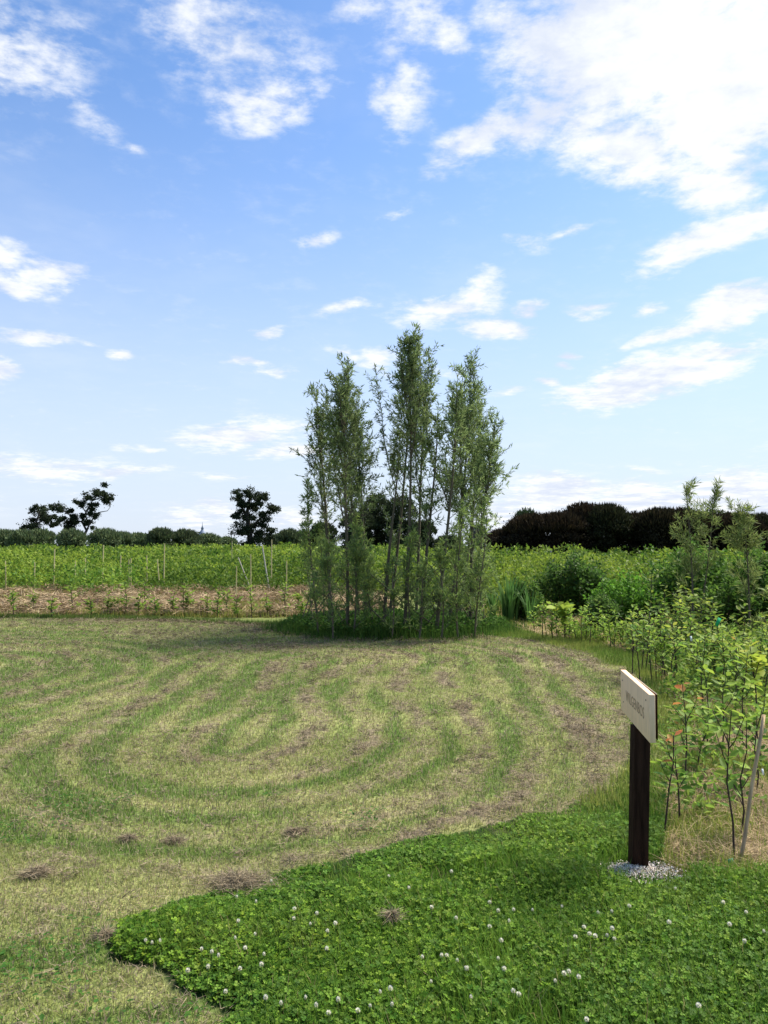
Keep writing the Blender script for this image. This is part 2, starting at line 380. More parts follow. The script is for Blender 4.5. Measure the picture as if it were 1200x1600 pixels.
for (y0, y1, xr, dn, h, wd) in ((2.1, 4.2, 3.3, 14000, .026, .0032), (4.2, 6.5, 4.5, 7000, .030, .0045), (6.5, 10, 6.3, 3200, .034, .0068), (10, 17.6, 10.3, 1400, .038, .011)):
    x, y = pts_in(-xr, xr, y0, y1, dn)
    k = sdf(LAWN, x, y) > 0; x, y = x[k], y[k]
    hay, green, yel = lawn_masks(x, y)
    c = lerp(C_PALE2, C_PALE, np.clip(yel + rng.normal(0, .3, len(x)), 0, 1)); c = lerp(c, C_GRN, np.clip(green * 1.1 + rng.normal(0, .12, len(x)), 0, 1))
    r = rng.random(len(x)); c = np.where((r < .22 + .45 * hay)[:, None], C_HAY * 1.1, c)
    c = jcol(c, len(x), .22, .08)
    hh = h * (1 + .55 * green)
    kk = rng.random(len(x)) > hay * .45
    blades(lg, x[kk], y[kk], hh[kk], wd, c[kk], .9, tpl=T_BLADE if y1 < 7 else T_SPIKE)
    # cut hay lying about, piled where raked
    x, y = pts_in(-xr, xr, y0, y1, dn * .75); k = sdf(LAWN, x, y) > -.05; x, y = x[k], y[k]
    hay, green, yel = lawn_masks(x, y); clump = fbm(x, y, 9, 3)
    k = rng.random(len(x)) < .07 + .78 * hay * sst(.35, .62, clump); x, y, hay, clump = x[k], y[k], hay[k], clump[k]
    c = lerp(C_HAY * 1.15, C_HAYD, np.clip(rng.normal(.30, .3, len(x)) + .5 * sst(.5, .7, clump) * hay, 0, 1))
    blades(hy, x, y, h * 2.1, wd * .8, jcol(c, len(x), .2, .04), hayish=True, tpl=T_SPIKE, z=.008 + rng.random(len(x)) * (.01 + .04 * hay * sst(.5, .75, clump)))
tag(lg.build('mown_grass', M_GRASS), 'short mown pale green grass of the lawn', 'grass', kind='stuff')
# small tangled tufts left by the rake
cx_, cy_ = pts_in(-9, 4, 2.3, 16.5, 110); k = sdf(LAWN, cx_, cy_) > .02; cx_, cy_ = cx_[k], cy_[k]; hay, _, _ = lawn_masks(cx_, cy_)
k = rng.random(len(cx_)) < .12 + .88 * hay; cx_, cy_ = cx_[k], cy_[k]; m = 16
r_ = np.repeat(rng.uniform(.02, .075, len(cx_)) * (1 + cy_ * .03), m); q = np.abs(rng.normal(0, .6, len(r_))); a = rng.uniform(0, 6.28, len(r_))
X = np.repeat(cx_, m) + np.cos(a) * q * r_ * 1.5; Y = np.repeat(cy_, m) + np.sin(a) * q * r_
c = lerp(C_HAY * .95, C_HAYD * .8, np.clip(rng.normal(.45, .3, len(X)) + np.repeat(rng.normal(0, .2, len(cx_)), m), 0, 1))
blades(hy, X, Y, .045 + .002 * Y, .0028 + .0006 * Y, jcol(c, len(X), .2, .04), hayish=True, tpl=T_SPIKE, z=.012 + rng.random(len(X)) * r_ * .55)
tag(hy.build('cut_hay', M_HAY), 'dry grey brown cuttings lying in curved rows on the lawn', 'cut grass', kind='stuff')

# clover and long grass in the foreground
cg = Buf(); cl = Buf()
def clover_zone(x, y): return (sdf(LAWN, x, y) < -.02) & ~(inside(BED, x, y))
x, y = pts_in(-1.6, 3.9, 2.0, 5.6, 8500); k = clover_zone(x, y) & (x > -1.5) & (np.hypot((x - 1.28) / 1.4, y - 3.76) > .14); x, y = x[k], y[k]
hn = fbm(x, y, 2.0, 3); e = -sdf(LAWN, x, y)
hh = (.06 + .10 * hn) * np.where(y < 3.35, sst(-.05, .2, e + .03), sst(-.35, .9, e))
g1 = lerp([.055, .135, .014], [.185, .315, .042], np.clip(hn * 1.2 - .1 + rng.normal(0, .25, len(x)), 0, 1))
g1 = lerp(g1, np.array([.20, .25, .05]), sst(.55, .75, fbm(x + 3, y, 2.6, 3)) * .45); g1 = np.where((rng.random(len(x)) < .04)[:, None], [.30, .27, .12], g1)
blades(cg, x, y, hh, .0036, jcol(g1, len(x), .2, .08), .55)
x, y = pts_in(1.2, 4.4, 4.6, 14.5, 2600); k = (sdf(LAWN, x, y) < 0) & ~inside(BED, x, y); x, y = x[k], y[k]
g2 = lerp([.10, .20, .03], [.27, .29, .07], np.clip(fbm(x, y, 1.5, 3) + rng.normal(0, .2, len(x)), 0, 1))
blades(cg, x, y, .09, .007, jcol(g2, len(x)), .6, tpl=T_SPIKE)
tag(cg.build('long_grass', M_GRASS), 'uncut deep green grass in the foreground', 'grass', kind='stuff')
# clover trefoils
x, y = pts_in(-1.6, 3.9, 1.9, 4.9, 9500); e = -sdf(LAWN, x, y)
cn = fbm(x + 2, y + 5, 1.3, 3)
k = clover_zone(x, y) & (x > -1.5) & (rng.random(len(x)) < sst(.46, .62, cn + (fbm(x, y, 5, 2) - .5) * .6 + .30 * sst(3.9, 3.3, y) + .12 * sst(.6, -.8, x)) * .95) & (rng.random(len(x)) < sst(5.0, 3.9, y)) & (np.hypot(x - 1.25, y - 3.78) > .22)
x, y, e = x[k], y[k], e[k]; n = len(x)
hn = fbm(x, y, 2.0, 3); zz = (.025 + .085 * hn) * np.where(y < 3.35, sst(-.08, .12, e), sst(-.25, .8, e)) * rng.uniform(.35, 1.15, n) + gheight(x, y)
t0 = rng.uniform(0, 2 * np.pi, n); tilt = norm(np.stack([rng.normal(0, .35, n), rng.normal(-.12, .35, n), np.ones(n)], 1))
cc_ = lerp([.055, .135, .014], [.205, .345, .038], np.clip(rng.normal(.35, .42, n), 0, 1)); cc_ = lerp(cc_, cc_ * [1.2, 1.10, .9], sst(.42, .68, fbm(x + 11, y, 1.6, 3))); cc_ = jcol(cc_, n, .2, .1)
sz = rng.uniform(.0065, .0145, n)
T_CL = ([(0,0,0),(.5,-.46,.10),(.95,-.30,.06),(.90,0,-.04),(.95,.30,.06),(.5,.46,.10)], [(0,1,3),(1,2,3),(0,3,5),(3,4,5)])
for k3 in range(3):
    a = t0 + k3 * 2 * np.pi / 3; d = np.stack([np.cos(a), np.sin(a), np.zeros(n)], 1); d = d - tilt * (d * tilt).sum(1, keepdims=True) + tilt * .12
    scatter(cl, T_CL[0], T_CL[1], np.stack([x, y, zz], 1), frames(d, tilt), sz, cc_, [.9, 1, 1, 1.1, 1, 1])
tag(cl.build('clover_patch', M_LEAF), 'thick patch of three lobed clover leaves in the foreground', 'clover', kind='stuff')
# other low broad leaves on the lower left lawn
wl = Buf(); x, y = pts_in(-2.6, 0, 2.1, 5.0, 900); k = (sdf(LAWN, x, y) > 0) & (rng.random(len(x)) < sst(.5, .65, fbm(x, y, 1.6, 3))); x, y = x[k], y[k]; n = len(x)
scatter(wl, *T_LEAF, np.stack([x, y, gheight(x, y) + rng.uniform(.02, .045, n)], 1), frames(rdir(n) * [1, 1, .25], np.tile([0, 0, 1.], (n, 1))), np.stack([rng.uniform(.012, .026, n)] * 2 + [np.full(n, .02)], 1) * [1, .7, 1], jcol([.06, .15, .022], n))
tag(wl.build('lawn_weeds', M_LEAF), 'low broad leaved weeds in the mown lawn', 'weeds', kind='stuff')

# straw bed with yellow green grass on the right, and straw strip at the back
bg_ = Buf(); bs = Buf()
for (y0, y1, xr, dn, h, wd) in ((3.6, 6.0, 4.2, 6500, .075, .0042), (6.0, 10, 5.6, 2000, .09, .0075), (10, 17, 9.2, 700, .11, .014), (17, 24, 13, 250, .13, .025)):
    x, y = pts_in(1.1, xr, y0, y1, dn); k = inside(BED, x, y); x, y = x[k], y[k]; p = fbm(x, y, 2.2, 4)
    k = rng.random(len(x)) < sst(.66, .44, p) * .9 + .12; xg, yg = x[k], y[k]
    c = lerp([.15, .235, .035], [.36, .37, .085], np.clip(rng.normal(.5, .3, len(xg)), 0, 1))
    blades(bg_, xg, yg, h, wd, jcol(c, len(xg)), .5, tpl=T_BLADE if y1 < 7 else T_SPIKE)
    x, y = pts_in(1.1, xr, y0, y1, dn * .6); k = inside(BED, x, y); x, y = x[k], y[k]; p = fbm(x, y, 2.2, 4)
    k = rng.random(len(x)) < .22 + .8 * sst(.40, .58, p); x, y = x[k], y[k]
    c = lerp([.46, .36, .20], [.17, .12, .075], np.clip(rng.normal(.35, .35, len(x)), 0, 1))
    blades(bs, x, y, h * 1.9, wd * .9, jcol(c, len(x), .2, .04), hayish=True, tpl=T_SPIKE, z=.01 + rng.random(len(x)) * .03)
n = 46000; x = rng.uniform(-14.5, .3, n); y = 17.3 + 9.2 * rng.random(n) ** 1.3; p = fbm(x, y, 1.2, 4)
c = lerp([.40, .305, .185], [.13, .09, .055], np.clip(rng.normal(.2, .25, n) + sst(.42, .62, p) * .5, 0, 1))
k = np.ones(n, bool)
blades(bs, x, y, .26, .028, jcol(c, n, .25, .04), hayish=True, tpl=T_SPIKE, z=.01 + rng.random(n) * (.04 + .20 * sst(.4, .65, fbm(x + 4, y, 1.6, 3))))
n = 52000; x = rng.uniform(-14.5, .3, n); y = 17.1 + 9 * rng.random(n) ** 1.2; k = rng.random(n) < sst(.44, .62, fbm(x, y + 40, .9, 3)) + .55 * sst(18.6, 17.3, y); x, y = x[k], y[k]
c = lerp([.17, .23, .04], [.34, .31, .09], rng.random(len(x))); blades(bg_, x, y, .16, .018, jcol(c, len(x)), .5, tpl=T_SPIKE)
tag(bg_.build('bed_grass', M_GRASS), 'sparse yellow green grass growing through the straw', 'grass', kind='stuff')
tag(bs.build('straw_mulch', M_HAY), 'loose straw spread over the planting beds', 'straw', kind='stuff')
# dark fringe of uncut grass along the back edge of the lawn
fr_ = Buf(); E = LAWN
pt = poly([(470,980),(300,971),(150,967),(0,965),(-150,962)]); seg = rng.integers(0, len(pt) - 1, 9000); t = rng.random(9000)
P = pt[seg] * (1 - t[:, None]) + pt[seg + 1] * t[:, None] + rng.normal(0, .09, (9000, 2)) + [0, .05]
blades(fr_, P[:, 0], P[:, 1], .10, .014, jcol(lerp([.05, .11, .02], [.16, .20, .05], rng.random(9000)), 9000), .5, tpl=T_SPIKE)
# and round the willow island
n = 15000; a = rng.uniform(0, 2 * np.pi, n); rr = RINGR * (1.08 + rng.normal(0, .12, n)); x = RINGC[0] + np.cos(a) * rr * 1.25; y = RINGC[1] + np.sin(a) * rr
blades(fr_, x, y, .17 * (.5 + fbm(x, y, 2.5, 2)), .014, jcol(lerp([.035, .09, .016], [.11, .19, .035], rng.random(n) ** 1.5), n), .6, tpl=T_SPIKE)
n = 9000; a = rng.uniform(0, 2 * np.pi, n); rr = RINGR * np.sqrt(rng.random(n)) * 1.15; x = RINGC[0] + np.cos(a) * rr * 1.25; y = RINGC[1] + np.sin(a) * rr
scatter(fr_, *T_LEAF, np.stack([x, y, gheight(x, y) + rng.uniform(.03, .2, n)], 1), frames(rdir(n, .2), rdir(n, 1.2)), np.stack([rng.uniform(.04, .08, n), rng.uniform(.03, .05, n), np.full(n, .05)], 1), jcol(lerp([.04, .10, .018], [.09, .17, .03], rng.random(n)), n))
tag(fr_.build('edge_grass', M_GRASS), 'dark uncut weeds fringing the lawn and the willow circle', 'weeds', kind='stuff')

# ------------------------------------------------------------------ ordinals for labels
ORD = 'first second third fourth fifth sixth seventh eighth ninth tenth eleventh twelfth thirteenth fourteenth fifteenth sixteenth seventeenth eighteenth nineteenth twentieth'.split()
def ordw(i):
    if i < 20: return ORD[i]
    tens = ['twenty', 'thirty', 'forty', 'fifty', 'sixty'][(i + 1) // 10 - 2]
    if (i + 1) % 10 == 0: return tens[:-1] + 'ieth'
    return tens + '-' + ORD[(i + 1) % 10 - 1]

# ------------------------------------------------------------------ signpost
M_BOARD = mat('pale_larch_board', .7, 0, noise_s=7, noise_a=.10, bump=.15, bump_s=20, color=(.90, .62, .40), stretch=(9, 9, 1.2), spec=.05)
M_POST = mat('tarred_post', .75, 0, noise_s=5, noise_a=.5, bump=.5, bump_s=14, color=(.034, .017, .011), stretch=(9, 9, 1), spec=.04)
M_CARVE_SHADE = mat('carve_shade_letters', .9, 0, color=(.38, .25, .15))  # darker than the board wood, painted shade of carved recesses
bx, by, _ = gr(1001, 1368); by += .04
sg = empty('signpost', (bx, by, 0), 'pale wooden name board on a dark tarred post beside the clover', 'sign')
nA_ = Vector(at(1014, 1087, 3.50)); fA_ = Vector(at(969.5, 1045, 4.20)); zt = .5 * (nA_.z + fA_.z); zb = zt - .216
dirb = Vector((fA_.x - nA_.x, fA_.y - nA_.y, 0)); Lb = dirb.length; dirb.normalize(); nrm = Vector((dirb.y, -dirb.x, 0))  # to the right/back
if nrm.x < 0: nrm = -nrm
def prism(buf, quad, z0, z1, col, z1s=None):
    v = [(p[0], p[1], z0) for p in quad] + [(p[0], p[1], (z1s[i] if z1s else z1)) for i, p in enumerate(quad)]
    buf.add(v, [(0,3,2,1),(4,5,6,7),(0,1,5,4),(1,2,6,5),(2,3,7,6),(3,0,4,7)], col)
def rel(o, base): # bake world coords to local of empty
    o.location = -Vector(base); return o
def bevel(o, wd=.002):
    md = o.modifiers.new('bevel', 'BEVEL'); md.width = wd; md.segments = 2; md.limit_method = 'ANGLE'
b = Buf(); th = .027
q = [nA_, fA_, fA_ + nrm * th, nA_ + nrm * th]; q = [(p.x, p.y) for p in q]
prism(b, q[::-1], zb, zt, (1, 1, 1)); ob = rel(b.build('sign_board', M_BOARD, sg), sg.location); bevel(ob, .0025)
ln_ = Vector((dirb.x, dirb.y, 0))
# shaft with half lap
lean = Vector((.022, 0, 0)); hw = .0385
def post_quad(z, x0=-hw, x1=hw):
    cx_ = bx + lean.x * z / .7; return [(cx_ + x0, by - hw), (cx_ + x1, by - hw), (cx_ + x1, by + hw), (cx_ + x0, by + hw)]
b = Buf(); q0 = post_quad(-.12); q1 = post_quad(zb - .001)
b.add([(*p, -.12) for p in q0] + [(*p, zb - .001) for p in q1], [(0,3,2,1),(4,5,6,7),(0,1,5,4),(1,2,6,5),(2,3,7,6),(3,0,4,7)], (1, 1, 1))
ps = rel(b.build('post', M_POST, sg), sg.location); bevel(ps, .003)
b = Buf(); fx = lambda yy: nA_.x + (yy - nA_.y) / dirb.y * dirb.x + th * 1.02 + .0015
cx_ = bx + .03; x1 = cx_ + hw - .012
b.add([(fx(by-hw), by-hw, zb), (x1, by-hw, zb), (x1, by+hw, zb), (fx(by+hw), by+hw, zb), (fx(by-hw), by-hw, zt-.03), (x1, by-hw, zt-.03), (x1, by+hw, zt-.03), (fx(by+hw), by+hw, zt-.03)], [(0,3,2,1),(4,5,6,7),(0,1,5,4),(1,2,6,5),(2,3,7,6),(3,0,4,7)], (1, 1, 1))
rel(b.build('post_tongue', M_POST, sg), sg.location)
# second, thinner backing board splayed away at the near end
b = Buf(); s0 = nA_ + dirb * .46 + nrm * (th + .002); s1 = nA_ + dirb * .02 + nrm * (th + .009)
q = [s1, s0, s0 + nrm * .005, s1 + nrm * .005]; prism(b, [(p.x, p.y) for p in q][::-1], zb + .01, zt - .004, (1, 1, 1))
rel(b.build('backing_board', M_POST, sg), sg.location)
b = Buf(); prism(b, [(p.x, p.y) for p in q][::-1], zt - .0035, zt + .0, (1, 1, 1)); rel(b.build('backing_board_cap', mat('cut_wood_edge', .8, color=(.42, .33, .23)), sg), sg.location)
# name in thin raised letters, the shade of carving put into their colour
cu = bpy.data.curves.new('lettering', 'FONT'); cu.body = "WILGENBOS"; cu.size = .075; cu.extrude = .0006; cu.align_x = 'CENTER'; cu.align_y = 'CENTER'; cu.space_character = 1.08
tmp = bpy.data.objects.new('tmp', cu); COL.objects.link(tmp); bpy.context.view_layer.update()
me = bpy.data.meshes.new_from_object(tmp.evaluated_get(bpy.context.evaluated_depsgraph_get())); bpy.data.objects.remove(tmp)
me.materials.append(M_CARVE_SHADE); lt_ = bpy.data.objects.new('lettering', me); COL.objects.link(lt_); lt_.parent = sg
X_ = -dirb; Z_ = -nrm; Y_ = Vector((0, 0, 1)); mid = nA_ + dirb * (Lb * .47) - nrm * .0005; mid.z = zb + .105
mw = Matrix(((X_.x, Y_.x, Z_.x, mid.x), (X_.y, Y_.y, Z_.y, mid.y), (X_.z, Y_.z, Z_.z, mid.z), (0, 0, 0, 1)))
lt_.matrix_local = Matrix.Translation(-Vector(sg.location)) @ mw
# screws
for (a_, zz_) in ((.64, .17), (.62, .06), (.06, .18)):
    b = Buf(); p = nA_ + dirb * a_ - nrm * .0012; p.z = zb + zz_; tube(b, [p, p - nrm * .002], .0035, (.08, .07, .06), 8)
    rel(b.build('screw', mat('screw_steel', .5, color=(.06, .05, .05)), sg), sg.location)
# ash and wood flakes at the foot
b = Buf(); n = 4200; a = rng.uniform(0, 2 * np.pi, n); rr = np.abs(rng.normal(0, .085, n)) * (.65 + .7 * vn(a * 1.3 + 4, a * 0 + 2)); x = bx - .03 + np.cos(a) * rr * 1.6; y = by - .045 + np.sin(a) * rr * .8
z = gheight(x, y) + .020 * np.exp(-(rr / .11) ** 2) + rng.uniform(0, .02, n) + .012
s = rng.uniform(.005, .014, n)
scatter(b, *T_DIAM, np.stack([x, y, z], 1), frames(rdir(n), rdir(n, .8)), np.stack([s, s * .6, s], 1), jcol(np.where(rng.random((n, 1)) < .86, [[.86, .76, .66]], [[.10, .085, .08]]), n, .3, .03))
o = b.build('ash_heap', M_HAY); tag(o, 'small heap of pale grey flakes round the foot of the signpost', 'ash heap')

# ------------------------------------------------------------------ clover flowers
fl5 = [(455,435),(475,452),(500,445),(630,460),(662,488),(683,494),(745,380),(800,330),(797,415),(920,337),(918,372),(970,382),(990,357),(1023,413),(1048,395),(1021,470),(766,462),(735,434),(825,487),(650,533),(587,533),(750,535),(817,531),(705,592),(830,637),(878,637),(955,622),(1188,593),(1157,643),(1118,652),(1057,640),(1027,665),(988,658),(740,300),(848,257)]
fl6 = [(15,232),(78,280),(211,228),(225,363),(20,605),(180,488),(196,480),(229,498),(147,560),(272,618),(375,536),(357,497),(391,391),(405,347),(464,345),(625,394),(642,424),(697,417),(713,415),(712,350),(767,337),(669,350),(891,395),(1060,330),(1132,352),(1187,410),(1127,457),(1080,405),(911,276),(535,563),(563,557),(578,550),(609,570),(633,692),(404,598),(421,610),(983,655),(556,330),(598,424),(660,434),(720,430),(258,535),(366,442),(330,318),(25,637),(120,494),(330,397),(357,360),(149,340)]
fpos = [gr(x * .5, 1250 + y * .5, .10) for x, y in fl5] + [gr(600 + x * .5, 1250 + y * .5, .10) for x, y in fl6]
def flower_mesh():
    b = Buf(); n = 60; i = np.arange(n) + .5; ph = np.arccos(1 - 1.7 * i / n); th = np.pi * (1 + 5 ** .5) * i
    d = np.stack([np.cos(th) * np.sin(ph), np.sin(th) * np.sin(ph), np.cos(ph)], 1)
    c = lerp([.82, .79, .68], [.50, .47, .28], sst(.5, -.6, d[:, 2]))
    scatter(b, *T_DIAM, d * .0035 + [0, 0, .115], frames(d, rdir(n)), np.tile([.0075, .0032, .004], (n, 1)), jcol(c, n, .1, .03))
    tube(b, [(0, 0, .0), (.002, 0, .06), (0, 0, .113)], .0012, (.10, .18, .04), 4)
    return b.mesh('clover_flower')
fm = [flower_mesh() for _ in range(3)]
for m_ in fm: m_.materials.append(M_PETAL)
for i, p in enumerate(fpos):
    f = bpy.data.objects.new('clover_flower', fm[i % 3]); COL.objects.link(f); f.location = (p[0], p[1], -.0)
    s = random.uniform(.5, .95); f.scale = (s, s, random.uniform(.8, 1.05)); f.rotation_euler = (0, 0, random.uniform(0, 6))
    tag(f, 'round white clover flower head standing just above the green clover', 'flower', 'white clover flowers in the foreground')

# ------------------------------------------------------------------ willows
def branch_path(p0, d0, ln, curl=.2, up=.15, n=5):
    pts = [np.array(p0, float)]; d = norm(np.array(d0, float))
    for i in range(n):
        d = norm(d + rng.normal(0, curl / 2, 3) + np.array([0, 0, up])); pts.append(pts[-1] + d * ln / n)
    return np.array(pts)
def along(pts, t):
    t = np.clip(np.asarray(t) * (len(pts) - 1), 0, len(pts) - 1.001); i = t.astype(int); f = (t - i)[:, None]
    return pts[i] * (1 - f) + pts[i + 1] * f, norm(pts[i + 1] - pts[i])
W_DARK, W_LIGHT = np.array([.070, .105, .040]), np.array([.235, .305, .115])
def willow(base, top, r0, clear, crown_r, dens, colA, colB, low=0.0, leaf=(.105, .019), name='willow_tree', label='', cat='tree', group=None, wob=.10, fine=1.0, leaders=0):
    base = np.array(base, float); top = np.array(top, float); H = top[2] - base[2]
    root = empty(name, base, label, cat, group)
    n = 10; t = np.linspace(0, 1, n); st = base + (top - base)[None] * t[:, None] + np.stack([np.sin(t * 3 + rng.uniform(0, 6)) * wob * t, np.sin(t * 4 + rng.uniform(0, 6)) * wob * t, 0 * t], 1)
    bt = Buf(); bk = [.105, .088, .060]; tube(bt, st, r0 * (1 - t) ** .8 + .003, bk, 6); 
    bl = Buf(); segs = []
    nb = int(dens * H * 12)
    for i in range(nb):
        if rng.random() < low: h = rng.uniform(.06, clear)
        else: h = clear + (1 - clear) * rng.random() ** .9
        lowb = h < clear
        p, dd = along(st, [h]); a = rng.uniform(0, 2 * np.pi)
        prof = math.sin(min(1, max(.22, (1 - h) / (1 - clear + 1e-6) * 1.25)) * math.pi * .62) if not lowb else .40
        ln = crown_r * (prof * rng.uniform(.7, 1.3) + .15)
        inc = rng.uniform(.35, .75)
        br = branch_path(p[0], [math.cos(a) * inc, math.sin(a) * inc, 1 - inc * .5], ln * 1.5, .35, .10)
        tube(bt, br, np.linspace(max(.003, r0 * .28 * (1 - h) + .003), .0018, len(br)), bk, 3); segs.append((br, ln, h))
        for k in range(2):
            p2, d2 = along(br, [rng.uniform(.2, .8)]); b2 = branch_path(p2[0], d2[0] + rng.normal(0, .6, 3), ln * .6, .4, .06, 3); segs.append((b2, ln * .6, h))
    for i in range(int(leaders)):
        h = rng.uniform(clear * .8, .80); p, dd = along(st, [h]); a = rng.uniform(0, 2 * np.pi); k_ = rng.uniform(.22, .5)
        ld = branch_path(p[0], [math.cos(a) * k_, math.sin(a) * k_, 1], H * (1.0 - h) * rng.uniform(.75, .97), .16, .22, 6); tube(bt, ld, np.linspace(r0 * .45, .002, len(ld)), bk, 4)
        segs.append((ld[2:], H * (1 - h) * .7, 1))
        for k in range(int(9 * (1 - h) * H)):
            p2, d2 = along(ld, [rng.uniform(.25, .95)]); a2 = rng.uniform(0, 6.28); b2 = branch_path(p2[0], [math.cos(a2) * .8, math.sin(a2) * .8, .7], crown_r * rng.uniform(.4, .9), .4, .08, 3); tube(bt, b2, np.linspace(.004, .0015, 4), bk, 3); segs.append((b2, crown_r * .7, h))
    segs.append((st[int(n * .75):], H * .25, 1))
    P = []; D = []
    for br, ln, h in segs:
        m = max(8, int(ln * 95 * fine)); p, d = along(br, rng.uniform(.22, 1, m)); P.append(p); D.append(d)
    P = np.concatenate(P); D = np.concatenate(D); m = len(P)
    d = norm(D * .7 + rng.normal(0, .55, (m, 3)) + [0, 0, .05])
    hgt = (P[:, 2] - base[2]) / H
    c = lerp(colA, colB, np.clip(rng.normal(.42, .33, m) + .25 * (fbm(P[:, 0] * 2, P[:, 2] * 2, 1, 2) - .5), 0, 1))
    l = leaf[0] * rng.uniform(.6, 1.25, m)
    scatter(bl, *T_DIAM, P - base, frames(d, rdir(m)), np.stack([l, leaf[1] * rng.uniform(.7, 1.3, m), l], 1), jcol(c, m, .15, .05))
    bt.v = [v - base for v in bt.v]
    bt.build('trunk', M_BARK, root); bl.build('crown', M_LEAF, root)
    return root
# base px x, distance, top px x, top px y, crown radius, density, clear, low, light
WT = [
 (512,13.5,503,622,.33,1.0,.42,.25,.1),(540,13.1,545,585,.36,1.5,.40,.12,.0),(560,14.6,530,600,.36,1.3,.45,.15,.0),(570,15.2,556,655,.30,1.2,.45,.2,.0),
 (600,13.2,618,680,.20,.7,.50,.4,.1),(608,15.6,655,545,.30,1.3,.45,.15,.1),(634,13.0,645,532,.30,1.2,.58,.15,.1),(652,15.4,672,560,.30,1.0,.5,.2,.1),
 (660,13.2,680,630,.27,.8,.40,.3,.5),(686,12.95,715,598,.30,1.2,.42,.25,.5),(706,14.0,742,575,.34,1.3,.42,.2,.6),(722,15.2,758,628,.36,1.2,.42,.2,.8),
 (738,13.6,780,665,.34,1.1,.42,.2,.8),(745,14.4,735,700,.30,1.0,.3,.35,.6)]
WT.sort(key=lambda q: q[0])
places = ['leftmost tall willow of the planted willow circle', 'tall willow with the left crown peak above the willow circle', 'dense willow behind the left crown peak of the circle', 'willow at the right side of the left crown in the circle',
 'thin sparse willow left of the tallest crown of the circle', 'willow leaning right behind the tallest one', 'tallest narrow willow in the middle of the circle', 'slim willow at the right shoulder of the tallest willow',
 'light thin willow just right of the tallest crown', 'bare stemmed willow standing front right in the circle', 'pale crowned willow forming the right hand peak', 'leafy willow behind the right hand peak',
 'rightmost willow leaning right with open pale crown', 'shorter bushy willow at the right rim of the circle']
for i, (px, D_, tx, ty, cr, dn, clr, low, lt) in enumerate(WT):
    g_ = at(px, 980, D_); D2 = RINGC[1] + np.sign(D_ - 14.2) * min(abs(D_ - 14.2), 1.25)
    base = (g_[0], D2, .05); top = at(tx, ty, D2 + rng.uniform(-.2, .2))
    willow(base, top, .034, clr, cr * 1.2, dn * 1.1, lerp(W_DARK, W_DARK * 1.25, lt), lerp(W_LIGHT * 1.1, W_LIGHT * 1.65, lt), low, label=places[i], group='willows planted in a circle', leaders=3 if cr > .28 else 1, fine=.62)
# short bushy shoots at the base of the circle
SH = [(497,13.6,498,770),(520,12.9,520,840),(552,13.3,555,850),(585,14.0,575,800),(612,13.0,610,865),(640,13.3,642,840),(655,12.9,660,880),(690,13.0,690,850),(715,13.1,712,800),(742,13.3,750,790),(752,14.2,745,880),(505,14.8,500,800)]
for i, (px, D_, tx, ty) in enumerate(SH):
    g_ = at(px, 980, D_); base = (g_[0], D_, .05); top = at(tx, ty, D_)
    willow(base, top + rng.normal(0, .14, 3), .014, .04, rng.uniform(.14, .28), rng.uniform(.9, 1.5), W_DARK * 1.6, W_LIGHT * [1.2, 1.25, .8], 0, label=f'low bushy willow shoot, {ordw(sorted(q[0] for q in SH).index(px))} from the left at the foot of the willow circle', cat='willow shoot', name='willow_shoot', group='bushy shoots at the foot of the willow circle', wob=.10, fine=.85)
# slanting woven rods
for i in range(26):
    a = i / 13 * 2 * math.pi; s = 1 if i % 2 else -1
    rx_, ry_ = RINGR * 1.22, RINGR * .93
    a += .1 * s; a2 = a + s * .85
    p0 = np.array([RINGC[0] + math.cos(a) * rx_, RINGC[1] + math.sin(a) * ry_, .03]); p1 = np.array([RINGC[0] + math.cos(a2) * rx_ * .97, RINGC[1] + math.sin(a2) * ry_ * .97, rng.uniform(1.1, 1.7)])
    b = Buf(); pm = (p0 + p1) / 2 * [1, 1, 1]; tube(b, np.array([p0, pm + rng.normal(0, .03, 3), p1]) - p0, [.012, .009, .005], [.10, .085, .055], 5)
    n = 60; t = rng.uniform(.3, 1, n)[:, None]; P = (p0 * (1 - t) + p1 * t) - p0
    o = empty('willow_rod', p0, 'thin slanting willow rod woven between the upright stems of the circle', 'willow rod', 'slanting rods woven between the willows')
    b.build('stem', M_BARK, o)
    b = Buf(); scatter(b, *T_DIAM, P, frames(rdir(n, .5), rdir(n)), np.tile([.08, .014, .08], (n, 1)), jcol(W_LIGHT, n)); b.build('foliage', M_LEAF, o)

# ------------------------------------------------------------------ far trees
def blob_leaves(buf, c, r, n, size, colA, colB, flat=.8, shell=.55):
    d = rdir(n); rad = (shell + (1 - shell) * rng.random(n) ** .6) * (1 + .35 * (fbm(d[:, 0] * 3 + c[0], d[:, 2] * 3 + c[2], 1.1, 2) - .5) * 2)
    P = np.asarray(c) + d * rad[:, None] * np.asarray(r) * [1, 1, 1]
    cl_ = fbm(P[:, 0] / max(r[0], .3) * 2 + 9, P[:, 2] / max(r[2], .3) * 2 + P[:, 1], 1.5, 2)
    col = jcol(lerp(colA, colB, np.clip((cl_ - .3) * 1.6 + rng.normal(0, .2, n), 0, 1)), n, .2, .05)
    s = size * rng.uniform(.5, 1.4, n)
    scatter(buf, *T_DIAM, P, frames(rdir(n), norm(d + rng.normal(0, .5, (n, 3)))), np.stack([s, s * .6, s], 1), col)
def gauss_leaves(buf, c, sg, n, size, colA, colB):
    P = np.asarray(c) + rng.normal(0, 1, (n, 3)) * sg; s = size * rng.uniform(.4, 1.3, n)
    scatter(buf, *T_DIAM, P, frames(rdir(n), rdir(n, .8)), np.stack([s, s * .5, s], 1), jcol(lerp(colA, colB, np.clip(rng.normal(.4, .3, n), 0, 1)), n, .2, .05))
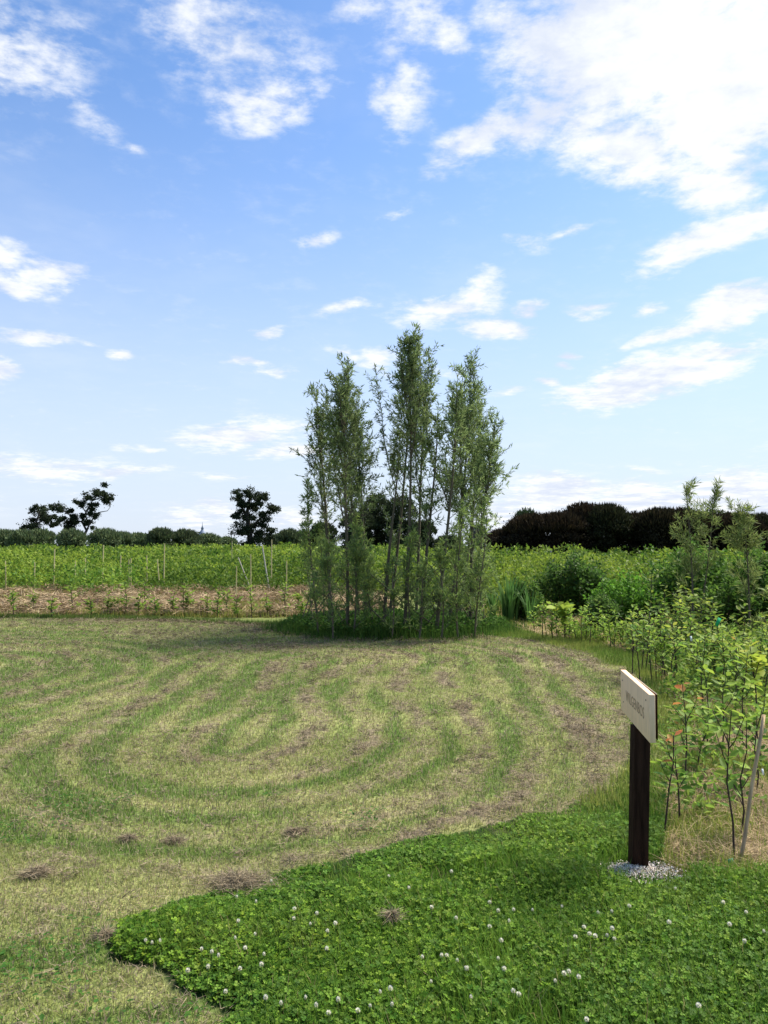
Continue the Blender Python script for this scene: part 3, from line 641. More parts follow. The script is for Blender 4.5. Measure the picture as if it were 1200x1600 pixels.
def crooked(d, base, branches, blobs, label, colA, colB, name='crooked_tree', group=None):
    s = d / 1200; b0 = np.array(at(*base, d)); b0[2] = 0
    root = empty(name, b0, label, 'tree', group); bt = Buf(); bl = Buf()
    for br in branches:
        pts = np.array([at(x, y, d) for x, y, r in br]); pts[:, 1] += rng.normal(0, .5, len(pts)); pts[0, 1] = d
        if br is branches[0]: pts = np.vstack([[b0], pts]); rr = [br[0][2] * 1.3] + [q[2] for q in br]
        else: rr = [q[2] for q in br]
        tube(bt, pts - b0, np.array(rr) * s, [.030, .026, .022], 6)
    TP = np.concatenate([np.array([at(x, y, d) for x, y, r in br]) for br in branches])
    for (x, y, r) in blobs:
        c0 = np.array(at(x, y, d)); q = TP[np.argmin(np.linalg.norm(TP - c0, axis=1))]
        tube(bt, np.array([q, (q + c0) / 2 + rng.normal(0, .6, 3) * s * 3, c0]) - b0, np.array([1.2, .9, .4]) * s, [.030, .026, .022], 4)
        c = np.array(at(x, y, d)); c[1] += rng.normal(0, r * s * .8)
        for _ in range(6):
            c2 = c + rng.normal(0, .72, 3) * r * s
            gauss_leaves(bl, c2 - b0, np.array([.50, .5, .26]) * r * s * rng.uniform(.6, 1.2), int(45 * max(1, (r / 6) ** 1.5)) + 20, 3.2 * s, colA, colB)
            if rng.random() < .5: blob_leaves(bl, c2 - b0, (r * s * .50, r * s * .6, r * s * .34), int(95 * max(1, (r / 6) ** 1.5)) + 60, 3.0 * s, colA, colB, shell=.1)
    bt.build('trunk', M_BARK, root); bl.build('crown', M_FARLEAF, root); return root
Z1 = lambda l: [(x / 2.4, 720 + y / 2.4, r / 2.4) for x, y, r in l]
DKA, DKB = np.array([.018, .027, .014]), np.array([.055, .075, .032])
crooked(105, (50, 850), [Z1([(125,330,8),(128,270,7),(140,235,5),(150,200,3)]), Z1([(128,270,5),(100,245,3)]), Z1([(140,235,4),(190,205,3)])],
    Z1([(130,235,26),(150,192,24),(188,212,20),(98,245,16),(120,185,14),(130,255,22),(175,235,14)]), 'low crooked dark tree at the far left horizon', DKA, DKB, group='gnarled trees standing on the far horizon')
crooked(110, (120, 850), [Z1([(318,330,7),(318,290,6),(325,262,5),(305,228,4),(320,190,3),(345,150,2)]), Z1([(325,262,4),(345,228,3),(372,192,2),(405,188,1.2),(412,172,.8)]), Z1([(305,228,3),(270,225,3),(245,200,2),(230,180,2),(205,172,2)])],
    Z1([(298,150,12),(328,136,18),(368,130,20),(402,152,15),(342,168,18),(312,205,11),(348,196,15),(330,232,11),(205,174,13),(236,178,15),(262,186,9),(243,232,19),(266,226,18),(284,214,11),(268,245,14),(385,135,16)]), 'taller crooked tree with bare forked trunk and two arms, at left', DKA, DKB, group='gnarled trees standing on the far horizon')
crooked(100, (395, 850), [Z1([(940,330,14),(935,260,11),(925,200,8),(935,140,5)]), Z1([(935,260,6),(985,210,4),(1015,185,3)]), Z1([(925,200,5),(895,160,3)])],
    Z1([(885,128,17),(930,122,22),(975,135,16),(998,150,18),(1012,188,18),(1034,180,12),(898,162,20),(945,160,24),(888,212,16),(930,215,28),(980,225,24),(1012,255,18),(900,258,22),(945,285,36),(985,290,30),(1000,210,18),(920,250,26),(950,320,36),(990,330,26)]), 'broad dark crooked tree rising alone left of the willows', DKA, DKB, group='gnarled trees standing on the far horizon')
def round_tree(px, py, wpx, d, label, colA, colB, cat='tree', group=None, name='pollard_willow', n=1500, feather=1.0, spiky=1.6, trunk=True, low=.25, asp=1):
    s = d / 1200; t = np.array(at(px, py, d)); H = t[2]; b0 = np.array([t[0], d, 0]); root = empty(name, b0, label, cat, group)
    bl = Buf(); w_ = wpx * s / 2; k = 30; n = int(n * 1.3)
    for i in range(k):
        a = rng.uniform(0, 2 * math.pi); r_ = rng.uniform(.1, .78)
        c = (math.cos(a) * w_ * r_, math.sin(a) * w_ * r_, H * rng.uniform(low + .12, 1.0 - .28 * r_ - .14)); rr = w_ * rng.uniform(.20, .48)
        blob_leaves(bl, c, (rr, rr, H * rng.uniform(.09, .20)), int(n * 1.8) // k, 4.2 * s * feather, colA, colB, shell=.15)
    for i in range(16):                                  # loose ragged sprays
        a = rng.uniform(0, 2 * math.pi); r_ = rng.uniform(.2, .95); zc = H * rng.uniform(.5, 1.0 - .30 * r_ ** 2)
        gauss_leaves(bl, (math.cos(a) * w_ * r_, math.sin(a) * w_ * r_, zc), np.array([w_ * .22, w_ * .22, H * .035]), n // 26, 3.4 * s * feather, colA, colB)
    m = n // 3                                           # upright twigs that feather the outline
    a = rng.uniform(0, 2 * np.pi, m); r_ = np.sqrt(rng.random(m)) * .95; x = np.cos(a) * w_ * r_; y = np.sin(a) * w_ * r_
    z = H * (.62 + .38 * (1 - .75 * r_ ** 3) * rng.uniform(.70, 1.12, m)); dd = norm(np.stack([x * .5, y * .5, np.full(m, w_ * .9)], 1) + rng.normal(0, .25, (m, 3)) * w_)
    l = 5.0 * s * rng.uniform(.5, 1.2, m) * feather * spiky
    scatter(bl, *T_DIAM, np.stack([x, y, z - l * .6], 1), frames(dd, rdir(m)), np.stack([l, l * .4 / spiky, l], 1), jcol(lerp(colA, colB, rng.random(m)), m))
    bl.build('crown', M_FARLEAF, root)
    bt = Buf(); tube(bt, [(0, 0, -.02), (.05, 0, H * .3), (0, .05, H * .6)], [w_ * .10 + .05, w_ * .08 + .04, w_ * .05], [.05, .042, .032], 7); bt.build('trunk', M_BARK, root)
    return root
GA, GB = np.array([.065, .095, .042]), np.array([.19, .24, .11])
PL = [(8,829,46,95),(35,829,40,90),(64,828,44,92),(112,828,44,85),(165,827,50,95),(190,832,34,100),(215,834,42,110),(252,826,44,85),(290,828,44,88),(326,835,40,110),(355,840,30,120),(434,836,40,115),(452,828,38,90),(474,831,34,100)]
PL.sort()
for i, (px, py, wd, d) in enumerate(PL):
    dk = i in (7, 8, 12)
    round_tree(px, py, wd, d, f'rounded grey green pollard willow, {ordw(i)} from the left along the far edge of the crop', GA * (.7 if dk else 1), GB * (.6 if dk else 1), group='pollard willows along the far edge of the crop', n=1900)
for i, (px, py, wd, d, lb) in enumerate([(560,800,60,70,'dark round tree seen through the left part of the willow circle'),(588,775,50,72,'dark tree behind the gap between the two willow crowns'),(625,778,56,70,'dark tree behind the middle willow stems'),(662,815,40,74,'low dark tree behind the willow stems at right of centre'),(505,818,44,80,'dark tree just left behind the willow circle'),(345,852,60,150,'low dark hedge tree left of the lone crooked tree'),(700,838,40,90,'small dark tree behind the right willow stems')]):
    round_tree(px, py, wd, d, lb, DKA * 1.1, DKB, name='broadleaf_tree', n=2600, low=.05, group='dark trees behind the willow circle')
# distant pale tree beside the farmhouse
round_tree(748, 820, 22, 95, 'thin greyish tree in front of the farmhouse right of the willows', np.array([.08,.09,.085]), np.array([.16,.17,.16]), name='slender_tree', n=500, low=.3)
# purple leaved row on the right
PA, PB = np.array([.012, .011, .007]), np.array([.052, .038, .020]); PG = np.array([.032, .045, .018])
PR = [(795,836,60,52,0),(832,820,70,50,0),(875,812,70,49,0),(912,802,60,50,0),(948,806,60,49,.6),(990,808,66,50,0),(1030,810,62,48,.2),(1064,806,66,50,0),(1104,812,64,48,0),(1150,812,66,47,0),(1192,816,66,48,.5),(1240,810,70,48,0),(1290,812,70,49,0)]
for i, (px, py, wd, d, g) in enumerate(PR):
    lab = 'leftmost low spreading purple leaved tree of the dark row' if i == 0 else f'dark purple leaved tree, {ordw(i)} from the left in the row on the right'
    rt = round_tree(px, py - 8 + random.uniform(-7, 6), wd * 1.3, d, lab, lerp(PA, PG * .5, g), lerp(PB, PG * 1.3, g), name='copper_tree', n=6500, low=-.18, feather=.95, spiky=2.2, group='dark purple leaved trees in a row on the right')
round_tree(822, 797, 44, 75, 'mid green tree rising behind the left end of the purple row', [.025,.045,.018], [.07,.11,.045], name='broadleaf_tree', n=1700, low=.2)
round_tree(1118, 800, 74, 62, 'olive green domed tree rising behind the purple row at right', [.04,.055,.018], [.11,.13,.045], name='broadleaf_tree', n=2500, low=.2)
round_tree(1240, 815, 70, 70, 'grey green tree behind the purple row at the right edge', [.04,.055,.03], [.09,.12,.06], name='broadleaf_tree', n=1500, low=.2)

# ------------------------------------------------------------------ far buildings
M_WALLW = mat('render_white', .8, 0, noise_s=3, noise_a=.06, color=(.68, .68, .66)); M_ROOF = mat('slate_roof', .7, 0, noise_s=6, noise_a=.2, color=(.22, .23, .26)); M_GLASS = mat('window_glass', .15, 0, color=(.05, .06, .08), spec=.6)
p = at(772, 860, 150); hs = empty('farmhouse', (p[0], 150, 0), 'distant white farmhouse with grey roof right of the willows', 'house')
b = Buf(); box(b, (-4, -3, 0), (5, 3, 2.4), (1, 1, 1)); b.build('wall', M_WALLW, hs)
b = Buf(); v = [(-4.4,-3.4,2.35),(5.4,-3.4,2.35),(5.4,3.4,2.35),(-4.4,3.4,2.35),(-3.6,0,4.6),(4.6,0,4.6)]
b.add(v, [(0,1,5,4),(2,3,4,5)], (1,1,1)); b.add(v, [(1,2,5),(3,0,4),(0,3,2)], (1,1,1)); rf = b.build('roof', M_ROOF, hs)
b = Buf(); box(b, (2.5,-.4,4.0), (3.2,.4,5.3), (1,1,1)); b.build('chimney', M_ROOF, rf)
for xx in (-2.6, 0, 2.8):
    b = Buf(); box(b, (xx - .5, -3.05, .9), (xx + .5, -3.002, 1.9), (1,1,1)); b.build('window', M_GLASS, hs)
p = at(386, 858, 118); sh = empty('shed', (p[0], 118, 0), 'low white shed roof showing above the crop by the lone tree', 'shed')
b = Buf(); box(b, (-1.1,-1,0), (1.1,1,1.15), (1,1,1)); b.build('wall', M_WALLW, sh)
b = Buf(); v = [(-1.3,-1.2,1.14),(1.3,-1.2,1.14),(1.3,1.2,1.14),(-1.3,1.2,1.14),(-1.3,0,1.75),(1.3,0,1.75)]; b.add(v, [(0,1,5,4),(2,3,4,5)], (1,1,1)); b.add(v, [(1,2,5),(3,0,4)], (1,1,1)); b.build('roof', mat('white_sheet', .5, color=(.75,.76,.78)), sh)
D_ = 900; p = at(316, 850, D_); ch = empty('church_tower', (p[0], D_, 0), 'tiny church tower with haze tinted slate spire on the far horizon at left', 'church')
M_HAZY_SLATE = mat('hazy_slate', .9, 0, color=(.22, .26, .34)); b = Buf(); box(b, (-3.2,-3.2,0), (3.2,3.2,15), (1,1,1)); b.build('tower', mat('far_stone', .9, color=(.30,.30,.34)), ch)  # distance haze painted into the spire as a bluish slate colour
b = Buf(); th = np.arange(8) / 8 * 2 * np.pi + .39
prof = [(4.0,15),(2.6,18),(1.5,19.5),(1.5,21),(1.8,21.2),(.5,24),(.08,29)]; v = [(math.cos(a)*r, math.sin(a)*r, z) for r, z in prof for a in th]
b.add(v, [(i*8+k, i*8+(k+1)%8, (i+1)*8+(k+1)%8, (i+1)*8+k) for i in range(len(prof)-1) for k in range(8)], (1,1,1)); b.build('spire', M_HAZY_SLATE, ch)

# ------------------------------------------------------------------ crop field
cb = Buf()
def crop(x0, x1, y0, y1, sp, hfun, nl, lsz, cA, cB, keep=None):
    xs = np.arange(x0, x1, sp); ys = np.arange(y0, y1, sp * 1.3); X, Y = np.meshgrid(xs, ys)
    X = X.ravel() + rng.normal(0, sp * .3, X.size); Y = Y.ravel() + rng.normal(0, sp * .2, Y.size)
    k = np.abs(X) < Y * .56 + 2
    if keep is not None: k &= keep(X, Y)
    X, Y = X[k], Y[k]; n = len(X)
    H = hfun(X, Y) * rng.uniform(.60, 1.2, n) * (.62 + .75 * fbm(X, Y, .38, 3))
    P = np.repeat(np.stack([X, Y, np.zeros(n)], 1), nl, 0); Hr = np.repeat(H, nl); m = len(P)
    t = rng.random(m) ** .55; rad = sp * (.32 + .35 * np.sin(t * np.pi * .9)); a = rng.uniform(0, 2 * np.pi, m)
    r_ = np.sqrt(rng.random(m)); P[:, 0] += np.cos(a) * rad * r_; P[:, 1] += np.sin(a) * rad * r_; P[:, 2] = Hr * t + .02
    tone = np.repeat(np.clip((fbm(X, Y, .25, 3) - .5) * 2.6 + .45 + rng.normal(0, .32, n), 0, 1), nl) * (.55 + .45 * t)  # leaf colour darkened towards plant bases, imitating the shade there
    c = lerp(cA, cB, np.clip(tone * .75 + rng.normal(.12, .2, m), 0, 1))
    s = lsz * rng.uniform(.6, 1.3, m)
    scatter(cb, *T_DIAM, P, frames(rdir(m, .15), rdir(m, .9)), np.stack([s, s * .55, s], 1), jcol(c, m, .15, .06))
LA, LB = np.array([.058, .125, .016]), np.array([.27, .36, .045])
hb = lambda x, y: .85 + .30 * sst(26, 40, y) + .30 * (fbm(x, y, .5, 2) - .4) + .12 * sst(50, 80, y)
left = lambda x, y: ~((x > 2.6) & (y < 30))
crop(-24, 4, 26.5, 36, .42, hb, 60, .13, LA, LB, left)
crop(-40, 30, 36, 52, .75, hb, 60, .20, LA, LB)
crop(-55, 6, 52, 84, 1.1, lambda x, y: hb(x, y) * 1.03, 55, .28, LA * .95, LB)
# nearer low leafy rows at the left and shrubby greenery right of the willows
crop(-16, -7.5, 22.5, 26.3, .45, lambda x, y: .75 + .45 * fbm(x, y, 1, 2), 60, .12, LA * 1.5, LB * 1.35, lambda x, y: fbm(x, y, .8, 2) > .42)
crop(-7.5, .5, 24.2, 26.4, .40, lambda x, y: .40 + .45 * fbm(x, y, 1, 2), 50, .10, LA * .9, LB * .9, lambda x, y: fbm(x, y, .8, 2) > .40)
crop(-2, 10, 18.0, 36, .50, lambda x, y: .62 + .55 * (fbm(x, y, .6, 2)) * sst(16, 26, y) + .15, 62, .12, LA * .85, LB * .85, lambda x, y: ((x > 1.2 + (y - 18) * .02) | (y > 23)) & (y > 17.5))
tag(cb.build('leafy_crop', M_LEAF), 'wide field of bright green leafy crop behind the lawn', 'crop', kind='stuff')

# ------------------------------------------------------------------ bushes at right
def bush(px, ytop, ybase, wpx, label, cA, cB, leaf=.08, n=5000, name='leafy_shrub', group=None, nst=12, narrow=.55):
    g_ = gr(px, ybase); Y = g_[1]; s = Y / 1200; top = at(px, ytop, Y)[2]; w_ = wpx * s / 2
    root = empty(name, g_, label, 'shrub', group); bt = Buf(); bl = Buf(); P = []; D = []
    for i in range(nst * 3):
        a = rng.uniform(0, 2 * math.pi); r_ = math.sqrt(rng.random()); hx = top * (1 - .45 * r_ ** 2) * rng.uniform(.8, 1.05)
        e_ = np.array([math.cos(a) * w_ * r_, math.sin(a) * w_ * r_ * .9, hx]); pts = np.array([[e_[0] * .2, e_[1] * .2, 0], [e_[0] * .75, e_[1] * .75, hx * .5], e_])
        tube(bt, pts, [.012, .008, .003], [.06, .055, .03], 4)
        m = n // (nst * 3); t = rng.random(m) ** .6; p, d = along(pts, t); P.append(p + rng.normal(0, 1, (m, 3)) * [w_ * .13, w_ * .13, top * .05]); D.append(d)
    P = np.concatenate(P); D = np.concatenate(D); m = len(P); P[:, 2] = np.abs(P[:, 2]) + .02
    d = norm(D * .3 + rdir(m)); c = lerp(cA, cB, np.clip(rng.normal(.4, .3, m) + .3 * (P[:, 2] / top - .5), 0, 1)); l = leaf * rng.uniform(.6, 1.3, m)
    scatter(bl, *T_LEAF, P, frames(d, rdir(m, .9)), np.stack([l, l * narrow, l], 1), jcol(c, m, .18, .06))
    bt.build('stem', M_BARK, root); bl.build('foliage', M_LEAF, root); return root
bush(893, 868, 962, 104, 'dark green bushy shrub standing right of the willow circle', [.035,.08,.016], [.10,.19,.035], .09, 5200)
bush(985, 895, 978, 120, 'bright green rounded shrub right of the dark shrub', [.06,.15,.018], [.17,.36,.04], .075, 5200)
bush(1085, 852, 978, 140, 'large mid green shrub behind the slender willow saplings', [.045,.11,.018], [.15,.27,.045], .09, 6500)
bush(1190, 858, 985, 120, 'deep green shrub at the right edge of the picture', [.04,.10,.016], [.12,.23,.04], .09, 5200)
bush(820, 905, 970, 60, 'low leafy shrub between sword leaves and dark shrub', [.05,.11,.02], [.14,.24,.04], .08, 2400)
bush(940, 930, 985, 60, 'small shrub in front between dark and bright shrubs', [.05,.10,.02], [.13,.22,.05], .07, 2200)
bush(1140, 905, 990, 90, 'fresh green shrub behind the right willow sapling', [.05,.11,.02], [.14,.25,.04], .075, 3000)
# sword leaved plants
for k_, (px, yb, wpx, yt, nb) in enumerate([(795, 972, 60, 895, 70), (830, 975, 34, 915, 36), (770, 968, 26, 912, 24)]):
    g_ = gr(px, yb); s = g_[1] / 1200; H = at(px, yt, g_[1])[2]; root = empty('sword_leaf_plant', g_, ['largest clump of long sword shaped leaves beside the willow circle', 'smaller sword leaved clump just right of the largest', 'narrow sword leaved clump touching the willow circle'][k_], 'plant', 'sword leaved clumps right of the willows')
    b = Buf()
    for i in range(nb):
        a = rng.uniform(0, 2 * math.pi); r_ = rng.uniform(0, wpx * s * .25); p0 = np.array([math.cos(a) * r_, math.sin(a) * r_, 0]); out = np.array([math.cos(a), math.sin(a), 0]); ln = H * rng.uniform(.7, 1.15); sp = rng.uniform(.1, .45)
        t = np.linspace(0, 1, 6)[:, None]; c_ = p0 + out * sp * ln * t ** 2 + np.array([0, 0, 1]) * ln * (t - sp * .45 * t ** 3); sd_ = np.array([-out[1], out[0], 0]) * .018
        wdt = np.array([.8, 1, 1, .85, .5, .05])[:, None]; v = np.vstack([c_ - sd_ * wdt, c_ + sd_ * wdt]); b.add(v, [(j, j + 1, j + 7, j + 6) for j in range(5)], jcol([.075, .165, .04], 1)[0])
    b.build('foliage', M_LEAF, root)
# slender willow saplings on the right
wa, wb = np.array([.11, .155, .040]), np.array([.31, .37, .12])
willow(gr(1082, 1006), at(1078, 757, gr(1082, 1006)[1]), .016, .30, .26, 1.0, wa, wb, .1, leaf=(.11, .013), name='willow_sapling', label='tallest slender willow sapling at right against the sky', group='slender willow saplings on the right', wob=.05, fine=.9)
willow(gr(1088, 1004), at(1122, 764, gr(1088, 1004)[1]), .012, .45, .20, .8, wa, wb, .1, leaf=(.12, .013), name='willow_sapling', label='forked willow shoot leaning right beside the tallest sapling', group='slender willow saplings on the right', wob=.05, fine=.9)
willow(gr(1172, 1003), at(1161, 797, gr(1172, 1003)[1]), .016, .25, .33, 1.3, wa, wb, .1, leaf=(.12, .014), name='willow_sapling', label='bushy willow sapling near the right edge with arching shoots', group='slender willow saplings on the right', wob=.08, fine=1.0)

# ------------------------------------------------------------------ saplings
def sapling(bp, tp, nl, lf, cA, cB, red=0, side=3, label='', group=None, name='sapling', narrow=.5, bark=(.045, .030, .024), leafy0=.35, r=.0055):
    base = np.array(gr(*bp)); Y = base[1]; top = np.array(at(*tp, Y)); base[2] = float(gheight(base[0], base[1])) - .01
    root = empty(name, base, label, 'sapling', group); bt = Buf(); bl = Buf()
    H = top[2] - base[2]; mid_ = (base + top) / 2 + rng.normal(0, .03, 3) * [1, 1, 0] * H
    st = np.array([base, (base + mid_) / 2 + rng.normal(0, .008, 3), mid_, (mid_ + top) / 2 + rng.normal(0, .01, 3), top]) - base
    tube(bt, st, np.linspace(r, r * .35, 5), bark, 6)
    P, D = [], []
    t = np.linspace(leafy0, 1, nl); p, d = along(st, t); P.append(p); D.append(d)
    for i in range(side):
        p0, d0 = along(st, [rng.uniform(leafy0 * .8, .8)]); a = rng.uniform(0, 6.28); br = branch_path(p0[0], [math.cos(a) * .7, math.sin(a) * .7, .7], H * rng.uniform(.2, .35), .2, .1, 3); tube(bt, br, np.linspace(r * .5, r * .25, 4), bark, 4)
        p, d = along(br, np.linspace(.3, 1, max(3, nl // 3))); P.append(p); D.append(d)
    tip = np.concatenate([np.linspace(0, 1, nl)] + [np.linspace(.3, .85, max(3, nl // 3))] * side)
    P = np.concatenate(P); D = np.concatenate(D); m = len(P); a = np.arange(m) * 2.4 + rng.uniform(0, 6); out = np.stack([np.cos(a), np.sin(a), rng.uniform(-.25, .55, m)], 1)
    for q in range(m): pass
    c = lerp(cA, cB, np.clip(tip * .5 + rng.normal(.2, .25, m), 0, 1))
    if red: c = np.where((tip > 1 - .16 * red)[:, None], lerp([.42, .14, .06], [.45, .30, .08], rng.random(m)), c)
    l = lf * rng.uniform(.65, 1.15, m) * (1 - .35 * (tip > .93)); pos = P + norm(out) * .008
    scatter(bl, *T_LEAF, pos, frames(norm(out * .8 + D * .25), np.tile([0, 0, 1.], (m, 1)) + rng.normal(0, .35, (m, 3))), np.stack([l, l * narrow, l], 1), jcol(c, m, .15, .06))
    bt.build('stem', M_BARK, root); bl.build('foliage', M_LEAF, root); return root
FG_A, FG_B = np.array([.08, .18, .03]), np.array([.31, .43, .06])
near = [((1037,1308),(1052,1150),1,'red tipped sapling nearest behind the signpost'),((1062,1283),(1056,1168),.6,'thin low sapling just right of the red tipped ones'),((1073,1247),(1066,1068),1,'taller sapling with orange red top leaves right of the sign board'),
 ((1147,1342),(1143,1108),0,'tall dark stemmed leafy sapling left of the leaning wooden stake'),((1158,1308),(1166,1125),0,'leafy sapling just behind the leaning wooden stake'),((1089,1205),(1106,1118),0,'small sapling with a forked stem behind the red tipped saplings'),
 ((1103,1172),(1114,1035),0,'slender sapling in the middle of the right bed'),((1098,1128),(1102,985),0,'upright sapling behind the sign board to its right'),((1182,1240),(1192,1105),0,'leafy sapling at the right edge behind the stake'),
 ((1192,1205),(1196,1075),0,'sapling hugging the right picture edge'),((1128,1180),(1136,1050),0,'broad leaved sapling left of the stake top'),((1160,1160),(1168,1020),0,'sapling with pale upper leaves near the right edge'),((1148,1120),(1150,1000),.3,'sapling with one orange top leaf near the straw patch')]
for bp, tp, rd, lab in near:
    d_ = gr(*bp)[1]; sapling(bp, tp, 15, .078 if d_ < 5 else .09, FG_A, FG_B, rd, 4 if d_ < 4.4 and bp[0] > 1100 else 3, lab, 'broad leaved saplings in the right bed', leafy0=.42 if rd else .35, r=.006)
# border row
row = []
for i in range(40):
    t = i / 39; x = 985 + 225 * t + random.uniform(-6, 6); yb = 1048 + 42 * t + random.uniform(-22, 18)
    if x > 1095 or True: row.append((x, yb, x + random.uniform(-8, 8), yb - random.uniform(70, 125)))
row.sort()
for i, (x, yb, tx, ty) in enumerate(row):
    k_ = random.random(); A, B = (FG_A, FG_B) if k_ < .4 else (FG_A * 1.5, np.array([.38, .42, .07]))
    sapling((x, yb), (tx, ty), 14, .080, A, B, 0, 5, f'thin dark stemmed sapling, {ordw(i)} from the left in the crowded middle row', 'crowded dark stemmed saplings of the right bed', leafy0=.45, r=.007)
row = []
for i in range(26):
    x = 838 + 7.2 * i + random.uniform(-4, 4); yb = 996 + .11 * max(0, x - 860) + random.uniform(-6, 8); row.append((x, yb, x + random.uniform(-5, 5), yb - random.uniform(34, 66)))
row.sort()
for i, (x, yb, tx, ty) in enumerate(row):
    sapling((x, yb), (tx, ty), 16, .085, FG_A, FG_B * (1 + .4 * random.random()), 0, 3, f'small sapling, {ordw(i)} from the left along the back right rim of the lawn', 'small saplings along the back right rim of the lawn', leafy0=.35, r=.008)
sapling((882,1000),(880,945), 16, .20, [.22,.32,.05], [.36,.42,.06], 0, 4, 'yellow green large leaved sapling at the lawn rim', leafy0=.45, r=.009, narrow=.75)
sapling((1185,1130),(1172,1010), 16, .13, [.25,.35,.05], [.40,.46,.06], 0, 4, 'bright yellow green large leaved sapling near the right edge', leafy0=.3, r=.009, narrow=.7)
for i in range(16):
    x = random.uniform(1010, 1230); yb = random.uniform(1000, 1040)
    sapling((x, yb), (x + random.uniform(-8, 8), yb - random.uniform(75, 110)), 20, .11, FG_A * .9, np.array([.24, .30, .05]), 0, 5, 'leafy sapling in the dense thicket before the straw patch at right', 'saplings of the dense thicket at right', leafy0=.2, r=.009)
ls = sorted([50,120,195,275,345,405,440,470,520,550,585,650,690,712,775,815,845,890,945,1005,1070,1115,1140,1175])
for i, zx in enumerate(ls):
    x = zx / 2.4; yb = 720 + random.uniform(572, 592) / 2.4
    sapling((x, yb), (x + random.uniform(-5, 5), yb - random.uniform(28, 54)), 16, .13, FG_A * .8, FG_B * .9, 0, 4, f'small sapling, {ordw(i)} from the left in the straw strip behind the lawn', 'small saplings in the back straw strip', leafy0=.15, r=.012)

# ------------------------------------------------------------------ canes and stakes
M_CANE = mat('bamboo_cane', .8, 0, spec=.08, noise_s=8, noise_a=.2, stretch=(1, 1, 6))
def cane(bp, top_y, tx, Yover, r, label, group, col=(.52, .46, .24), name='bamboo_cane', cat='cane', sides=6):
    Y = Yover or gr(*bp)[1]; b0 = np.array(at(bp[0], bp[1], Y)); b0[2] = max(0, b0[2]); b0[2] = 0; t = np.array(at(tx, top_y, Y)); b = Buf(); d = t - b0
    k = 9; pts = [d * i / (k - 1) for i in range(k)]; rr = [r * (1.12 if i % 2 else 1) * (1 - .25 * i / k) for i in range(k)]
    tube(b, pts, rr, col, sides); o = b.build(name, M_CANE); o.location = b0; return tag(o, label, cat, group)
ZC = [(205,330,200,460),(283,375,278,460),(320,365,320,470),(388,315,383,470),(453,355,450,490),(483,370,484,490),(491,365,490,490),(550,355,552,490),(590,370,600,470),(617,310,613,490),(887,395,886,560),(940,350,942,570),(1019,295,1017,490),(1075,375,1074,500),(1170,370,1158,520),(20,375,22,450),(130,380,128,450),(870,300,868,390)]
ZC.sort()
for i, (tx, ty, bx_, by_) in enumerate(ZC):
    Y = 25.5 if by_ < 500 else 19.5
    if i == [q[0] for q in ZC].index(870): Y = 34
    cane((bx_ / 2.4, 940), 720 + ty / 2.4, tx / 2.4, Y, .021 if Y > 20 else .016, f'thin upright bamboo cane, {ordw(i)} from the left in the back bed', 'bamboo canes standing in the back bed')
cane((948/2.4, 930), 720 + 362/2.4, 893/2.4, 25.0, .022, 'thick pale stake leaning left in the back bed', None, (.50,.47,.37), 'leaning_stake', 'stake')
cane((1012/2.4, 925), 720 + 315/2.4, 983/2.4, 25.3, .026, 'thickest grey stake tilted left beside the upright cane near the willows', None, (.48,.46,.38), 'leaning_stake', 'stake')
for tx, ty, D_ in ((854, 861, 48.5), (861, 860, 48.6)):
    cane((tx - 1, 885), ty, tx, D_ - 4, .06, 'short pale post, %s of two before the purple trees' % ('left' if tx == 854 else 'right'), 'two pale posts before the purple trees', (.35,.33,.28), 'wooden_post', 'post')
# stake by the near sapling
b = Buf(); p0 = np.array(gr(1157, 1346)); p1 = np.array(at(1193, 1117, p0[1] + .12)); d = p1 - p0; n_ = 8
side = np.array([.0085, 0, 0]); dep = np.array([0, .006, 0]); ring = []
for i in range(n_):
    c_ = d * i / (n_ - 1) + np.array([math.sin(i * 1.3) * .003, 0, 0]); f_ = 1 - .15 * i / n_; ring += [c_ - side * f_ - dep, c_ + side * f_ - dep, c_ + side * f_ + dep, c_ - side * f_ + dep]
b.add(ring, [(i*4+k, i*4+(k+1)%4, (i+1)*4+(k+1)%4, (i+1)*4+k) for i in range(n_-1) for k in range(4)] + [((n_-1)*4, (n_-1)*4+1, (n_-1)*4+2, (n_-1)*4+3)], (.50, .36, .22))
o = b.build('wooden_stake', mat('weathered_stake', .85, 0, spec=.05, noise_s=6, noise_a=.35, bump=.4, bump_s=20, stretch=(6, 6, 1))); o.location = p0; tag(o, 'flat weathered wooden stake leaning right beside the tall near sapling', 'stake')
# weeds and leafy undergrowth between the saplings
wb_ = Buf()
for (y0, y1, dn, l0) in ((4.5, 8, 260, .05), (8, 13.5, 330, .07)):
    x, y = pts_in(1.6, 7.5, y0, y1, dn); k = (sdf(BED, x, y) > .05) & (rng.random(len(x)) < sst(.40, .60, fbm(x, y, 1.3, 3) + .12 * sst(6.5, 10, y))); x, y = x[k], y[k]; m = 5
    X = np.repeat(x, m) + rng.normal(0, .05, len(x) * m); Y = np.repeat(y, m) + rng.normal(0, .05, len(x) * m); Z = rng.uniform(.02, .17, len(X)) * np.repeat(rng.uniform(.4, 1.2, len(x)), m) * (1 + .5 * (y0 > 7)); n = len(X)
    l = l0 * rng.uniform(.5, 1.2, n); scatter(wb_, *T_LEAF, np.stack([X, Y, Z], 1), frames(rdir(n, .1), rdir(n, 1.0)), np.stack([l, l * .5, l], 1), jcol(lerp([.08, .17, .03], [.27, .36, .06], rng.random(n)), n))
tag(wb_.build('undergrowth', M_LEAF), 'low yellow green weeds between the saplings at right', 'weeds', kind='stuff')
